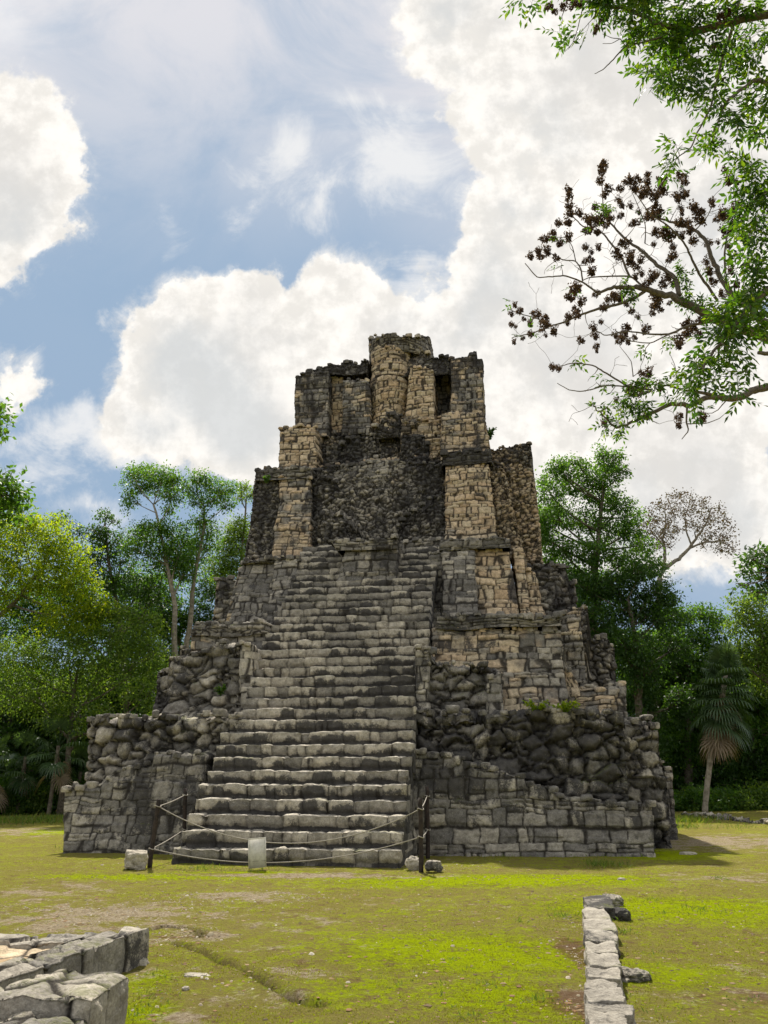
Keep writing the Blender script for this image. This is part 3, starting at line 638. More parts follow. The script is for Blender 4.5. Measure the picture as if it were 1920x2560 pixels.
for a in [(250, 2290, 1.7, 1.6, .8), (620, 2240, 1.1, .7, .75), (760, 2185, 2.2, .45, .9), (470, 2345, .5, .5, .9), (100, 2230, 1.4, 1.4, .55), (60, 2080, 3.5, 3, .7),
          (560, 2500, .7, .5, .45), (440, 2550, .3, .5, .6), (1000, 2190, 1.2, .5, .6), (1800, 2110, 4, 3.2, .8), (1850, 2200, 2.2, 1.0, .5), (720, 2430, .5, .3, .4), (700, 2320, .8, .6, .3),
          (1438, 2500, .2, .7, .9), (1442, 2380, .2, .8, .9), (900, 2350, .4, .3, .25), (1850, 2520, .9, .9, .42), (1750, 2440, .8, .6, .3), (640, 2420, 1.6, 1.2, .26), (560, 2300, 2.2, 1.0, .30), (1580, 2560, .3, .4, .4), (1100, 2260, 1., .3, .3)]:
    bare = np.maximum(bare, blob(*a))
lush = np.zeros(len(gp))
for a in [(1250, 2200, 3.2, .9, 1.), (1650, 2270, 2.0, 1.2, .8), (1150, 2380, 1.6, 1.2, .75), (1640, 2140, 1.2, 1.5, .9), (140, 2080, 1.2, 2.0, .8), (350, 2190, 2.2, .5, .6), (620, 2178, 1.6, .15, .7),
          (1250, 2500, .7, .8, .6), (1650, 2440, .8, .8, .5), (370, 2460, .25, .4, .6), (355, 2540, .3, .4, .8), (1900, 2300, 1, 1, .4), (900, 2480, .8, .5, .35)]:
    lush = np.maximum(lush, blob(*a))
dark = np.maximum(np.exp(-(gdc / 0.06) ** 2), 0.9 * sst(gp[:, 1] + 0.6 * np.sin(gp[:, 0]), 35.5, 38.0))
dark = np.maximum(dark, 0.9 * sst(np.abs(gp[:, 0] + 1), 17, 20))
red = np.maximum(np.maximum(blob(1432, 2510, .28, .6, 1.), blob(1440, 2380, .25, .9, 1.)), blob(1880, 2500, .6, .6, .5)); red = np.maximum(red, blob(450, 2345, .5, .15, .7))
nx_, ny_ = len(gxs), len(gys)
I, J = np.meshgrid(np.arange(nx_ - 1), np.arange(ny_ - 1), indexing='ij'); I = I.ravel(); J = J.ravel()
gq = np.stack([I * ny_ + J, (I + 1) * ny_ + J, (I + 1) * ny_ + J + 1, I * ny_ + J + 1], 1)
m, q, out = newmat('mossy_ground')
co = q.n('ShaderNodeTexCoord').outputs['Object']
at = q.n('ShaderNodeAttribute', attribute_name='Col'); sep = q.n('ShaderNodeSeparateColor'); q.nt.links.new(at.outputs['Color'], sep.inputs[0])
bR, lG, dB = sep.outputs[0], sep.outputs[1], sep.outputs[2]
at2 = q.n('ShaderNodeAttribute', attribute_name='Litter')
nL = q.noise(co, 0.7, 8, 0.65); nM = q.noise(co, 4.0, 10, 0.74); nS = q.noise(co, 22.0, 8, 0.75); nT = q.noise(co, 110.0, 5, 0.75); nB = q.noise(co, 1.8, 10, 0.72)
sc = q.ss(q.m('ADD', q.m('ADD', q.m('MULTIPLY', nS, 0.55), q.m('MULTIPLY', nM, 0.45)), q.m('ADD', q.m('MULTIPLY', q.m('SUBTRACT', lG, 0.30), 0.17), q.m('MULTIPLY', q.m('SUBTRACT', nL, .5), 0.25))), 0.42, 0.58)
moss = q.mix(sc, q.mix(q.ss(lG, 0.1, 0.6), (0.275, 0.225, 0.075), (0.20, 0.20, 0.025)), (0.36, 0.45, 0.002))
moss = q.mix(q.ss(nT, 0.42, 0.60, 0.55, 0.0), moss, (0.12, 0.13, 0.015))
soil = q.mix(q.ss(nS, 0.36, 0.62), (0.26, 0.20, 0.12), (0.50, 0.42, 0.29))
soil = q.mix(q.ss(nT, 0.42, 0.55, 0.5, 0), soil, (0.13, 0.09, 0.055))
fb = q.m('ADD', q.m('ADD', q.m('MULTIPLY', nB, 0.9), q.m('MULTIPLY', nM, 0.45)), q.m('ADD', q.m('MULTIPLY', q.m('SUBTRACT', bR, q.m('MULTIPLY', lG, 0.35)), 0.25), q.m('MULTIPLY', nS, 0.22)))
fB = q.ss(fb, 0.86, 0.98)
c = q.mix(fB, moss, soil)
# worn brown spots everywhere
c = q.mix(q.ss(q.m('ADD', q.noise(co, 3.1, 10, 0.8), q.m('MULTIPLY', nT, .1)), 0.60, 0.66, 0.0, 0.8), c, (0.17, 0.11, 0.06))
lit = q.m('MULTIPLY', q.ss(q.m('ADD', nM, q.m('MULTIPLY', at2.outputs['Fac'], 0.30)), 0.60, 0.72), 0.75)
c = q.mix(lit, c, (0.14, 0.075, 0.04))
c = q.mix(q.ss(q.noise(co, 60, 5, 0.7), 0.62, 0.68, 0.0, 0.7), c, (0.42, 0.38, 0.27))
c = q.mix(q.ss(q.noise(co, 30, 7, 0.8), 0.585, 0.64, 0.0, 0.8), c, (0.06, 0.05, 0.025))
c = q.mix(q.ss(q.noise(co, 9, 9, 0.8), 0.60, 0.65, 0.0, 0.6), c, (0.12, 0.085, 0.04))
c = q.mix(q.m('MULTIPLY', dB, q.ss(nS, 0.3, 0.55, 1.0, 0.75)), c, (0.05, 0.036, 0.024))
hgt = q.m('ADD', q.m('MULTIPLY', nM, 1.5), q.m('ADD', nS, q.m('MULTIPLY', nT, 0.35)))
principled(q, out, c, 1.0, bump(q, hgt, 1.0, 0.06), 0.0)
M_GROUND = m
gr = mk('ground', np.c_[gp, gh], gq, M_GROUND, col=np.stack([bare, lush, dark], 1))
aL = gr.data.attributes.new('Litter', 'FLOAT', 'POINT'); aL.data.foreach_set('value', red.astype(np.float32))
tag(gr, kind='structure')
def gz(x, y): return float(ground_h(np.array([[x, y]], float))[0][0])

# ================================================================ loose stones, rocks
def rock(name, c_, r, seed, parent=None, mat=None, light=0.75, dark=0.25, sub=28, amp=0.34, boxy=0.35, flat=1.0, color=None):
    """an irregular angular boulder; r = half sizes"""
    n = sub; L, Q = lattice(n, n, n, True)
    p = L / n * 2 - 1
    sph = p / np.linalg.norm(p, axis=1)[:, None]
    mx = np.abs(p).max(1)[:, None]
    d = sph * (1 - boxy) + p / mx * boxy * 0.9
    q_ = (sph * 1.3 + seed * 3.1).astype(np.float32)
    f1, f2, hid = vor3(q_ * 1.4, seed)
    rr = 1 + amp * (fbm(q_ * 1.3, 3, seed) - .5) * 2 - amp * 0.5 * f1 + 0.05 * (fbm(q_ * 7, 3, seed + 5) - .5)
    P = d * rr[:, None] * np.array(r)
    P = P + np.array([0, 0, 0])
    col, stn_ = paint(P * 1.0 + seed * 1.7, np.full(len(P), 1.0), hid * 0 + 0.8, seed, light=light, dark=dark)
    if color is not None: col = col * np.array(color)
    o = mk(name, P, Q, mat or M_STONE, parent, col, extra={'Stain': stn_, 'Joint': np.full(len(P), .1)}); o.location = c_; return o
def spot(px, py): p = W(px, py, z=0); return p[0], p[1]
x_, y_ = spot(338, 2172); o = rock('boulder', (x_, y_, 0.14), (0.23, 0.20, 0.19), 3, light=1.1, dark=-1.5, boxy=0.62, amp=0.28)
o.rotation_euler = (0.1, 0.05, 0.25); tag(o, 'pale squared boulder at the foot of the left front barrier post', 'rock')
x_, y_ = spot(1032, 2172); o = rock('rock', (x_, y_, 0.09), (0.15, 0.13, 0.13), 5, light=1.0, dark=-0.3); tag(o, 'small grey rock just left of the right front post foot', 'rock')
x_, y_ = spot(1084, 2178); o = rock('rock', (x_, y_, 0.08), (0.17, 0.14, 0.11), 8, light=0.75, dark=0.35); tag(o, 'dark pitted rock just right of the right front post foot', 'rock')
x_, y_ = spot(352, 2420); o = rock('rock', (x_, y_, 0.035), (0.075, 0.07, 0.05), 12, light=0.9, dark=-.5); tag(o, 'fist sized brown rock beside the low ruined platform corner', 'rock')
x_, y_ = spot(1720, 2139); o = rock('rock', (x_, y_, 0.03), (0.20, 0.14, 0.05), 14, light=1.15, dark=-1, boxy=0.4); tag(o, 'flat pale rock lying on the grass right of the pyramid corner', 'rock')
x_, y_ = spot(488, 2445); o = rock('rock', (x_, y_, 0.008), (0.13, 0.08, 0.03), 15, light=1.2, dark=-1, boxy=0.2); tag(o, 'flat pale slab rock showing through the moss below the crack', 'rock')
x_, y_ = spot(464, 2477); o = rock('rock', (x_, y_, 0.012), (0.03, 0.025, 0.022), 16, light=1.2, dark=-1, sub=12); tag(o, 'tiny pale stone on the moss below the flat slab rock', 'rock')
x_, y_ = spot(1554, 2203); o = rock('rock', (x_, y_, 0.02), (0.07, 0.05, 0.04), 17, light=1.2, dark=-1, sub=14); tag(o, 'small pale stone alone on the bright moss beyond the low stone wall', 'rock')
x_, y_ = spot(1532, 2262); o = rock('rock', (x_, y_, 0.05), (0.14, 0.18, 0.09), 18, light=0.35, dark=0.55); tag(o, 'dark stone lying against the right side of the low wall far end', 'rock')
x_, y_ = spot(1556, 2300); o = rock('rock', (x_, y_, 0.05), (0.09, 0.13, 0.09), 19, light=0.3, dark=0.6); tag(o, 'blackened round stone standing off the right side of the low wall', 'rock')
x_, y_ = spot(1582, 2448); o = rock('rock', (x_, y_, 0.02), (0.13, 0.17, 0.06), 20, light=0.4, dark=0.4); tag(o, 'weathered stone beside the right side of the low wall halfway along', 'rock')
# gravel and litter: uncountable
def scatter(name, n, region, size, mat, seed, label, weight=None, squash=0.5, zoff=0.0, col=None):
    r_ = np.random.default_rng(seed)
    P = np.stack([r_.uniform(region[0], region[1], n * 4), r_.uniform(region[2], region[3], n * 4)], 1)
    keep = r_.random(len(P)) < weight(P); P = P[keep][:n]; n = len(P)
    S = r_.uniform(size[0], size[1], n) * (0.6 + 0.8 * r_.random(n) ** 3)
    base = np.array([[-1, -1, -.6], [1, -1, -.6], [1, 1, -.6], [-1, 1, -.6], [-.6, -.6, .8], [.6, -.6, .8], [.6, .6, .8], [-.6, .6, .8]], float)
    Fq = np.array([[0, 1, 5, 4], [1, 2, 6, 5], [2, 3, 7, 6], [3, 0, 4, 7], [4, 5, 6, 7]])
    V = base[None] * (0.75 + 0.5 * r_.random((n, 8, 3))) * np.array([1, .75, squash]) * S[:, None, None]
    th = r_.random(n) * 6.28; c_, s_ = np.cos(th)[:, None], np.sin(th)[:, None]
    x, y = V[..., 0] * c_ - V[..., 1] * s_, V[..., 0] * s_ + V[..., 1] * c_
    h, _ = ground_h(P)
    V = np.stack([x + P[:, :1], y + P[:, 1:], V[..., 2] + h[:, None] + S[:, None] * 0.15 + zoff], -1).reshape(-1, 3)
    Q = (Fq[None] + np.arange(n)[:, None, None] * 8).reshape(-1, 4)
    o = mk(name, V, Q, mat, smooth=False); return tag(o, label, 'gravel', kind='stuff')
def island_mat(name, cols, rough=0.9, transl=0.0, spec=0.2, nz=0.0):
    m, q, out = newmat(name); ge = q.n('ShaderNodeNewGeometry'); rp = q.n('ShaderNodeValToRGB'); q.nt.links.new(ge.outputs['Random Per Island'], rp.inputs[0])
    e = rp.color_ramp.elements
    while len(e) < len(cols): e.new(0.5)
    for i, c_ in enumerate(cols): e[i].position = i / (len(cols) - 1); e[i].color = (*c_, 1)
    col = rp.outputs[0]
    if nz:
        co = q.n('ShaderNodeTexCoord').outputs['Object']; col = q.v('SCALE', col, q.ss(q.noise(co, nz, 3, 0.6), 0.3, 0.7, 0.55, 1.45))
    b = principled(q, out, col, rough, spec=spec)
    if transl:
        t = q.n('ShaderNodeBsdfTranslucent'); q.put(t.inputs[0], q.v('MULTIPLY', col, (2.3, 2.2, 0.7)))
        mx = q.n('ShaderNodeMixShader'); mx.inputs[0].default_value = transl
        q.nt.links.new(b.outputs[0], mx.inputs[1]); q.nt.links.new(t.outputs[0], mx.inputs[2]); q.nt.links.new(mx.outputs[0], out.inputs[0])
    return m
def patch_w(L, base=0.0):
    cs = [(W(px, py, z=0), rx, ry, a) for px, py, rx, ry, a in L]
    def f(P):
        w = np.full(len(P), base)
        for c_, rx, ry, a in cs: w = np.maximum(w, a * np.exp(-(((P[:, 0] - c_[0]) / rx) ** 2 + ((P[:, 1] - c_[1]) / ry) ** 2)))
        return w
    return f
M_PEB = island_mat('pebbles', [(0.14, 0.11, 0.07), (0.24, 0.20, 0.13), (0.34, 0.29, 0.21), (0.20, 0.16, 0.11), (0.42, 0.38, 0.30)])
scatter('gravel', 9000, (-6, 6, 6.2, 16.5), (0.004, 0.015), M_PEB, 31, 'scattered pale gravel over the mossy ground',
        patch_w([(620, 2240, 1.0, .5, 1), (250, 2280, 1.3, .9, .7), (470, 2345, .35, .35, 1), (1440, 2520, .10, .5, 1), (1446, 2400, .10, .6, 1), (1448, 2320, .1, .6, .8), (1830, 2120, 2, 2, .5), (560, 2480, .6, .5, .2), (760, 2190, 1.5, .4, .4), (1060, 2165, .9, .5, .8), (330, 2520, .2, .5, .5)], 0.02))
scatter('rubble_chips', 350, (-6, 5, 6.2, 18), (0.012, 0.03), M_PEB, 32, 'larger stone chips strewn where the moss is worn away',
        patch_w([(620, 2235, .9, .35, 1), (470, 2345, .3, .3, 1), (1440, 2500, .10, .5, .6), (1446, 2400, .10, .6, .5), (1090, 2150, .8, .5, .8), (250, 2290, 1., .6, .3)], 0.01))
M_LIT = island_mat('leaf_litter', [(0.13, 0.07, 0.035), (0.22, 0.13, 0.06), (0.07, 0.045, 0.025), (0.28, 0.2, 0.1), (0.05, 0.035, 0.02)])
scatter('leaf_litter', 8000, (-6, 7, 6, 16), (0.007, 0.022), M_LIT, 33, 'brown fallen leaf fragments on the moss',
        patch_w([(1436, 2520, .16, .5, 1), (1444, 2400, .14, .7, 1), (1448, 2320, .14, .7, .8), (1850, 2480, .6, .8, .3), (1090, 2160, .6, .3, .5)], 0.16), squash=0.12)

# ================================================================ leaves
def kites(P, D, N, L, Wd, fold=False):
    """leaf blades: P base points, D direction, N normal-ish, L length, Wd half width -> V,Q"""
    S_ = np.cross(D, N); S_ /= np.linalg.norm(S_, axis=1)[:, None] + 1e-9
    N2 = np.cross(S_, D)
    L = L[:, None]; Wd = Wd[:, None]
    b = P; t = P + D * L - N2 * L * 0.10; l = P + D * L * .42 - S_ * Wd; r = P + D * L * .42 + S_ * Wd
    n = len(P); k = np.arange(n)[:, None]
    if not fold:
        return np.stack([b, r, t, l], 1).reshape(-1, 3), k * 4 + np.arange(4)
    m_ = P + D * L * .45 - N2 * Wd * 0.45
    V = np.stack([b, r, t, l, m_], 1).reshape(-1, 3)
    return V, np.concatenate([k * 5 + np.array([0, 1, 2, 4]), k * 5 + np.array([0, 4, 2, 3])])
def rdir(r_, n):
    a = r_.normal(size=(n, 3)); return a / np.linalg.norm(a, axis=1)[:, None]
def foliage(clumps, r_, leaf=0.16, dens=1.0, sprig=9, spread=0.16, droop=0.35, hollow=0.45):
    """clumps: list of (center, (rx,ry,rz)); leaves gathered in sprigs spread through each clump's volume"""
    Ps, Os = [], []
    for c_, r in clumps:
        c_ = np.array(c_); r = np.array(r)
        area = (r[0] * r[2] + r[0] * r[1] + r[1] * r[2])
        ns = max(4, int(area * 52 * dens / (leaf / 0.16) ** 1.6))
        d = rdir(r_, ns); rad = (hollow + (1 - hollow) * r_.random(ns)) * (1 + 0.22 * r_.normal(size=ns))
        # uneven outline: lobes
        lob = 1 + 0.28 * np.sin(d[:, 0] * 5 + c_[0] * 3) * np.cos(d[:, 2] * 4 + c_[2]) 
        sc = c_ + d * (rad * lob)[:, None] * r
        for k in range(sprig):
            Ps.append(sc + r_.normal(size=(ns, 3)) * spread * np.array([1, 1, 0.55])); Os.append(d)
    P = np.concatenate(Ps); Dd = np.concatenate(Os)
    n = len(P); D = rdir(r_, n) * 0.9 + Dd * 0.6 + np.array([0, 0, -droop]); D /= np.linalg.norm(D, axis=1)[:, None]
    N = rdir(r_, n) * 0.7 + np.array([0, 0, 1.0]); N /= np.linalg.norm(N, axis=1)[:, None]
    Ls = leaf * r_.uniform(0.65, 1.25, n)
    return kites(P, D, N, Ls, Ls * 0.27)
def bez(a, b, bend, n=6):
    a = np.array(a); b = np.array(b); t = np.linspace(0, 1, n)[:, None]; m_ = (a + b) / 2 + np.array(bend)
    return (1 - t) ** 2 * a + 2 * t * (1 - t) * m_ + t ** 2 * b
M_BARK = mat_flat('bark', (0.20, 0.17, 0.13), (0.075, 0.06, 0.045), 9, 0.95, 0.6)
M_BARKP = mat_flat('pale_bark', (0.34, 0.30, 0.24), (0.16, 0.135, 0.10), 7, 0.95, 0.5)
ML = {
 'mid': island_mat('leaves_mid', [(0.036, 0.092, 0.016), (0.068, 0.148, 0.020), (0.045, 0.105, 0.022), (0.11, 0.19, 0.028)], 0.5, 0.50, 0.4),
 'dark': island_mat('leaves_dark', [(0.024, 0.060, 0.014), (0.042, 0.095, 0.018), (0.030, 0.072, 0.018), (0.065, 0.125, 0.022)], 0.5, 0.45, 0.4),
 'light': island_mat('leaves_light', [(0.075, 0.135, 0.026), (0.12, 0.19, 0.035), (0.055, 0.11, 0.022), (0.17, 0.23, 0.055)], 0.6, 0.5, 0.3),
 'yellow': island_mat('leaves_yellow', [(0.12, 0.19, 0.014), (0.20, 0.26, 0.016), (0.08, 0.15, 0.014), (0.28, 0.30, 0.02)], 0.6, 0.58, 0.3),
 'near': island_mat('leaves_near', [(0.035, 0.090, 0.012), (0.075, 0.155, 0.014), (0.024, 0.065, 0.014), (0.050, 0.115, 0.014), (0.15, 0.22, 0.02)], 0.4, 0.45, 0.4),
 'brown': island_mat('leaves_brown', [(0.07, 0.045, 0.035), (0.11, 0.07, 0.055), (0.09, 0.09, 0.035), (0.13, 0.085, 0.065)], 0.8, 0.15, 0.2),
}
def pxclump(px, py, rx, ry, Yd, deep=0.8):
    c_ = W(px, py, Yd); dist = (c_ - CAM) @ CF; k = dist / F
    return c_, (rx * k, max(rx, ry) * k * deep, ry * k)
def tree(name, label, cat, clumps, trunk, r0, mat, seed, leaf=0.17, dens=1.0, bark=None, group=None, limbs=True, **fk):
    """trunk: world polyline; clumps: world ellipsoids"""
    r_ = np.random.default_rng(seed); trunk = np.array(trunk, float); base = trunk[0].copy()
    e = empty(name, tuple(base), label, cat, group)
    k = len(trunk); tt = np.linspace(0, 1, k); ts = np.linspace(0, 1, k * 3)
    tr = np.stack([np.interp(ts, tt, trunk[:, i]) for i in range(3)], 1) + r_.normal(size=(k * 3, 3)) * r0 * 0.15
    tr[0] = base - np.array([0, 0, 0.3])
    parts = [tube(tr - base, r0 * (1 - 0.72 * ts), 8)]
    V, Q = cat_vq(parts); mk('trunk', V, Q, bark or M_BARK, e)
    if limbs:
        lb = []
        for c_, r in clumps:
            c_ = np.array(c_)
            j = np.argmin(np.linalg.norm(tr - (c_ - np.array([0, 0, 1.2 * r[2] + 0.5])), axis=1)); j = max(j, int(len(tr) * 0.35)); a = tr[j]
            ra = r0 * (1 - 0.72 * ts[j]) * 0.6
            ln = np.linalg.norm(c_ - a)
            lb.append(tube(bez(a, c_, (r_.normal() * ln * .12, r_.normal() * ln * .12, -ln * .08)) - base, np.linspace(ra, ra * 0.3, 6), 5))
            for _ in range(7):
                d = rdir(r_, 1)[0]; d[2] = abs(d[2]) * 0.8 - 0.1; tip = c_ + d * np.array(r) * 0.95
                lb.append(tube(bez(c_ - (c_ - a) * r_.uniform(0.02, 0.35), tip, r_.normal(size=3) * 0.12, 4) - base, np.linspace(ra * 0.32, 0.008, 4), 4))
        V, Q = cat_vq(lb); mk('limbs', V, Q, bark or M_BARK, e)
    V, Q = foliage([(np.array(c_) - base, r) for c_, r in clumps], r_, leaf, dens, **fk)
    mk('crown', V, Q, mat, e, smooth=False)
    return e
def ptree(name, label, clist, Yd, tpx, r0, mat, seed, cat='tree', **k):
    """tree whose crown lobes and trunk are surveyed from the photo at distance Yd"""
    r_ = np.random.default_rng(seed + 1000)
    cl_ = [pxclump(*c_, Yd + r_.uniform(-1, 1) * 0.8) for c_ in clist]
    tr = [W(x, y, Yd) for x, y in tpx]
    b = tr[0].copy(); b[2] = gz(b[0], b[1]); tr[0] = b
    return tree(name, label, cat, cl_, tr, r0, ML[mat], seed, **k)
ptree('tree', 'yellow green leafy tree at the left edge with dark bare limbs showing', [(50, 1325, 95, 45), (125, 1345, 70, 45), (165, 1395, 70, 50), (50, 1400, 90, 50), (195, 1460, 60, 55), (120, 1450, 90, 45), (235, 1530, 55, 45), (5, 1470, 60, 55), (160, 1540, 90, 45), (-60, 1380, 90, 90), (80, 1300, 30, 25), (140, 1300, 22, 22)],
      36, [(-90, 1960), (-70, 1700), (-40, 1580), (40, 1500), (110, 1420)], 0.22, 'yellow', 1, leaf=0.15, dens=1.0)
ptree('tree', 'dark green tree at the left edge standing nearest the camera', [(0, 1195, 55, 28), (35, 1235, 38, 35), (10, 1265, 55, 40), (-50, 1230, 60, 60), (-10, 1040, 24, 22), (-2, 1075, 22, 25), (-15, 1010, 18, 20), (-60, 1050, 50, 60)],
      19, [(-260, 1990), (-230, 1600), (-160, 1350), (-80, 1250)], 0.25, 'mid', 2, leaf=0.17, dens=1.5)
ptree('tree', 'feathery pale green low tree beside the left flank of the pyramid', [(40, 1640, 110, 60), (170, 1630, 100, 60), (300, 1600, 90, 55), (360, 1650, 80, 60), (250, 1700, 110, 60), (90, 1730, 120, 60), (380, 1730, 70, 60), (280, 1530, 60, 35), (370, 1560, 50, 35), (200, 1790, 120, 50)],
      36.5, [(150, 2030), (170, 1900), (180, 1760), (200, 1650)], 0.16, 'light', 3, leaf=0.14, dens=0.95)
ptree('tree', 'slender sparse tree with two thin leafy leaders against the left cloud', [(160, 1300, 16, 18), (180, 1330, 18, 18), (172, 1360, 12, 22), (205, 1330, 10, 10), (262, 1290, 22, 20), (285, 1300, 14, 10), (245, 1330, 42, 18), (275, 1350, 48, 25), (235, 1385, 45, 30), (300, 1395, 45, 35), (215, 1430, 50, 35), (285, 1450, 55, 35), (350, 1470, 60, 35), (380, 1500, 45, 35)],
      39, [(330, 2000), (310, 1650), (290, 1500), (268, 1380), (262, 1310)], 0.16, 'dark', 4, leaf=0.15, dens=1.0)
ptree('tree', 'tall bare stemmed tree with flat umbrella crown, left one of the pair', [(330, 1185, 28, 18), (365, 1180, 45, 18), (410, 1188, 45, 20), (440, 1205, 28, 18), (335, 1215, 28, 22), (395, 1215, 55, 24), (432, 1240, 28, 22), (325, 1250, 18, 30), (425, 1275, 18, 18), (395, 1322, 60, 22), (350, 1340, 40, 25), (330, 1370, 32, 25), (440, 1340, 50, 32), (395, 1370, 55, 30), (450, 1385, 55, 38), (410, 1420, 60, 28), (460, 1430, 35, 30)],
      38, [(440, 2000), (437, 1640), (438, 1520), (425, 1440), (405, 1340), (385, 1260)], 0.17, 'mid', 5, leaf=0.14, dens=1.15, bark=M_BARKP)
ptree('tree', 'tall bare stemmed tree with flat umbrella crown, right one of the pair', [(495, 1190, 28, 16), (520, 1205, 38, 18), (565, 1220, 34, 18), (480, 1225, 30, 18), (545, 1245, 42, 22), (500, 1255, 32, 18), (570, 1262, 18, 14), (500, 1300, 32, 20), (520, 1325, 30, 25), (495, 1355, 36, 28), (530, 1365, 24, 22), (480, 1400, 50, 32)],
      39.5, [(455, 2000), (465, 1620), (480, 1520), (487, 1430), (508, 1340), (510, 1270)], 0.17, 'mid', 6, leaf=0.14, dens=1.15, bark=M_BARKP)
ptree('tree', 'pale green tree rising right against the left edge of the pyramid', [(605, 1218, 20, 12), (622, 1235, 22, 14), (600, 1245, 12, 8), (600, 1310, 30, 22), (585, 1335, 40, 30), (620, 1350, 30, 40), (565, 1370, 35, 28), (590, 1400, 45, 40), (550, 1420, 50, 35), (600, 1460, 50, 40)],
      43, [(600, 2000), (600, 1600), (600, 1450), (610, 1330), (616, 1250)], 0.15, 'light', 7, leaf=0.14, dens=1.3)
ptree('tree', 'bushy dark tree behind the tall bare stems left of the pyramid', [(430, 1560, 60, 45), (360, 1530, 50, 40), (500, 1540, 55, 45), (520, 1470, 50, 40), (400, 1640, 70, 55), (480, 1640, 70, 55), (540, 1600, 50, 60), (330, 1600, 50, 50)],
      45, [(460, 2000), (460, 1800), (450, 1650), (450, 1560)], 0.2, 'dark', 8, leaf=0.17, dens=1.5)
ptree('tree', 'tall dense tree with two leafy heads right of the pyramid', [(1385, 1165, 26, 16), (1410, 1160, 24, 16), (1400, 1185, 40, 20), (1440, 1150, 18, 18), (1455, 1175, 30, 22), (1505, 1128, 24, 14), (1535, 1140, 24, 14), (1520, 1160, 42, 20), (1550, 1180, 25, 16), (1505, 1195, 48, 26), (1435, 1215, 50, 30), (1375, 1235, 40, 28), (1500, 1240, 52, 38), (1550, 1265, 40, 30), (1390, 1290, 52, 38), (1355, 1340, 30, 35), (1460, 1300, 55, 38), (1525, 1320, 55, 40), (1575, 1330, 32, 35), (1400, 1370, 50, 35), (1480, 1380, 62, 40), (1560, 1400, 55, 40), (1590, 1290, 22, 22), (1605, 1360, 35, 30), (1635, 1415, 35, 28), (1345, 1300, 25, 40), (1420, 1440, 50, 35), (1510, 1460, 60, 40)],
      41, [(1490, 2000), (1490, 1700), (1485, 1500), (1495, 1350), (1510, 1220)], 0.3, 'mid', 9, leaf=0.17, dens=1.25)
ptree('tree', 'leaning vine covered dark tree below the tall two headed tree', [(1600, 1430, 50, 38), (1640, 1480, 50, 35), (1540, 1470, 60, 45), (1460, 1470, 60, 45), (1590, 1520, 70, 45), (1500, 1550, 75, 50), (1650, 1540, 55, 40), (1420, 1540, 55, 50), (1560, 1610, 80, 50), (1670, 1500, 30, 25), (1610, 1680, 60, 60), (1600, 1770, 55, 60), (1620, 1860, 55, 60), (1590, 1940, 60, 60), (1690, 1620, 50, 50), (1700, 1760, 40, 60)],
      39, [(1600, 2010), (1600, 1800), (1590, 1620), (1570, 1500)], 0.28, 'dark', 10, leaf=0.16, dens=1.5)
ptree('tree', 'round topped green tree under the blue gap on the right', [(1690, 1545, 50, 28), (1740, 1535, 50, 25), (1790, 1545, 35, 25), (1700, 1590, 70, 40), (1780, 1590, 50, 38), (1740, 1640, 80, 45), (1640, 1620, 60, 45), (1680, 1690, 80, 45), (1730, 1760, 50, 60), (1700, 1860, 60, 60), (1780, 1700, 60, 50)],
      43, [(1720, 2010), (1720, 1850), (1725, 1700), (1730, 1600)], 0.25, 'mid', 11, leaf=0.17, dens=1.4)
ptree('tree', 'bright green spreading tree at the right edge behind the palm', [(1870, 1510, 50, 28), (1910, 1490, 40, 25), (1860, 1560, 50, 40), (1910, 1560, 50, 45), (1890, 1630, 60, 45), (1930, 1690, 60, 60), (1850, 1640, 30, 40), (1960, 1580, 60, 80)],
      37, [(1960, 2030), (1950, 1850), (1930, 1700), (1900, 1560)], 0.22, 'light', 12, leaf=0.16, dens=1.2)
ptree('tree', 'dark leaved tree entering from the right edge above the bright green one', [(1900, 1375, 30, 16), (1875, 1395, 28, 18), (1915, 1410, 30, 20), (1860, 1430, 24, 18), (1895, 1450, 30, 18), (1850, 1465, 16, 14), (1950, 1420, 40, 50), (1880, 1480, 25, 14)],
      24, [(2080, 2060), (2060, 1700), (2020, 1520), (1950, 1430)], 0.2, 'dark', 13, leaf=0.17, dens=1.2, spread=0.13)
ptree('tree', 'full rounded green tree filling the gap behind the slender left tree', [(330, 1460, 60, 45), (400, 1470, 60, 45), (250, 1490, 60, 50), (180, 1480, 50, 45), (120, 1500, 60, 50), (40, 1500, 60, 50), (-20, 1560, 70, 60), (80, 1570, 70, 50), (300, 1540, 80, 50), (420, 1540, 60, 50), (200, 1570, 80, 50)],
      44, [(300, 2010), (300, 1800), (295, 1650), (290, 1560)], 0.22, 'mid', 14, leaf=0.18, dens=1.3)
ptree('tree', 'green tree close behind the right flank of the pyramid', [(1370, 1420, 50, 40), (1430, 1450, 60, 45), (1350, 1480, 40, 50), (1480, 1500, 60, 50), (1420, 1560, 70, 50), (1500, 1600, 70, 50), (1380, 1280, 35, 30), (1360, 1200, 18, 18), (1350, 1340, 30, 40)],
      44, [(1400, 2010), (1400, 1800), (1400, 1650), (1400, 1500)], 0.22, 'mid', 15, leaf=0.18, dens=1.3)
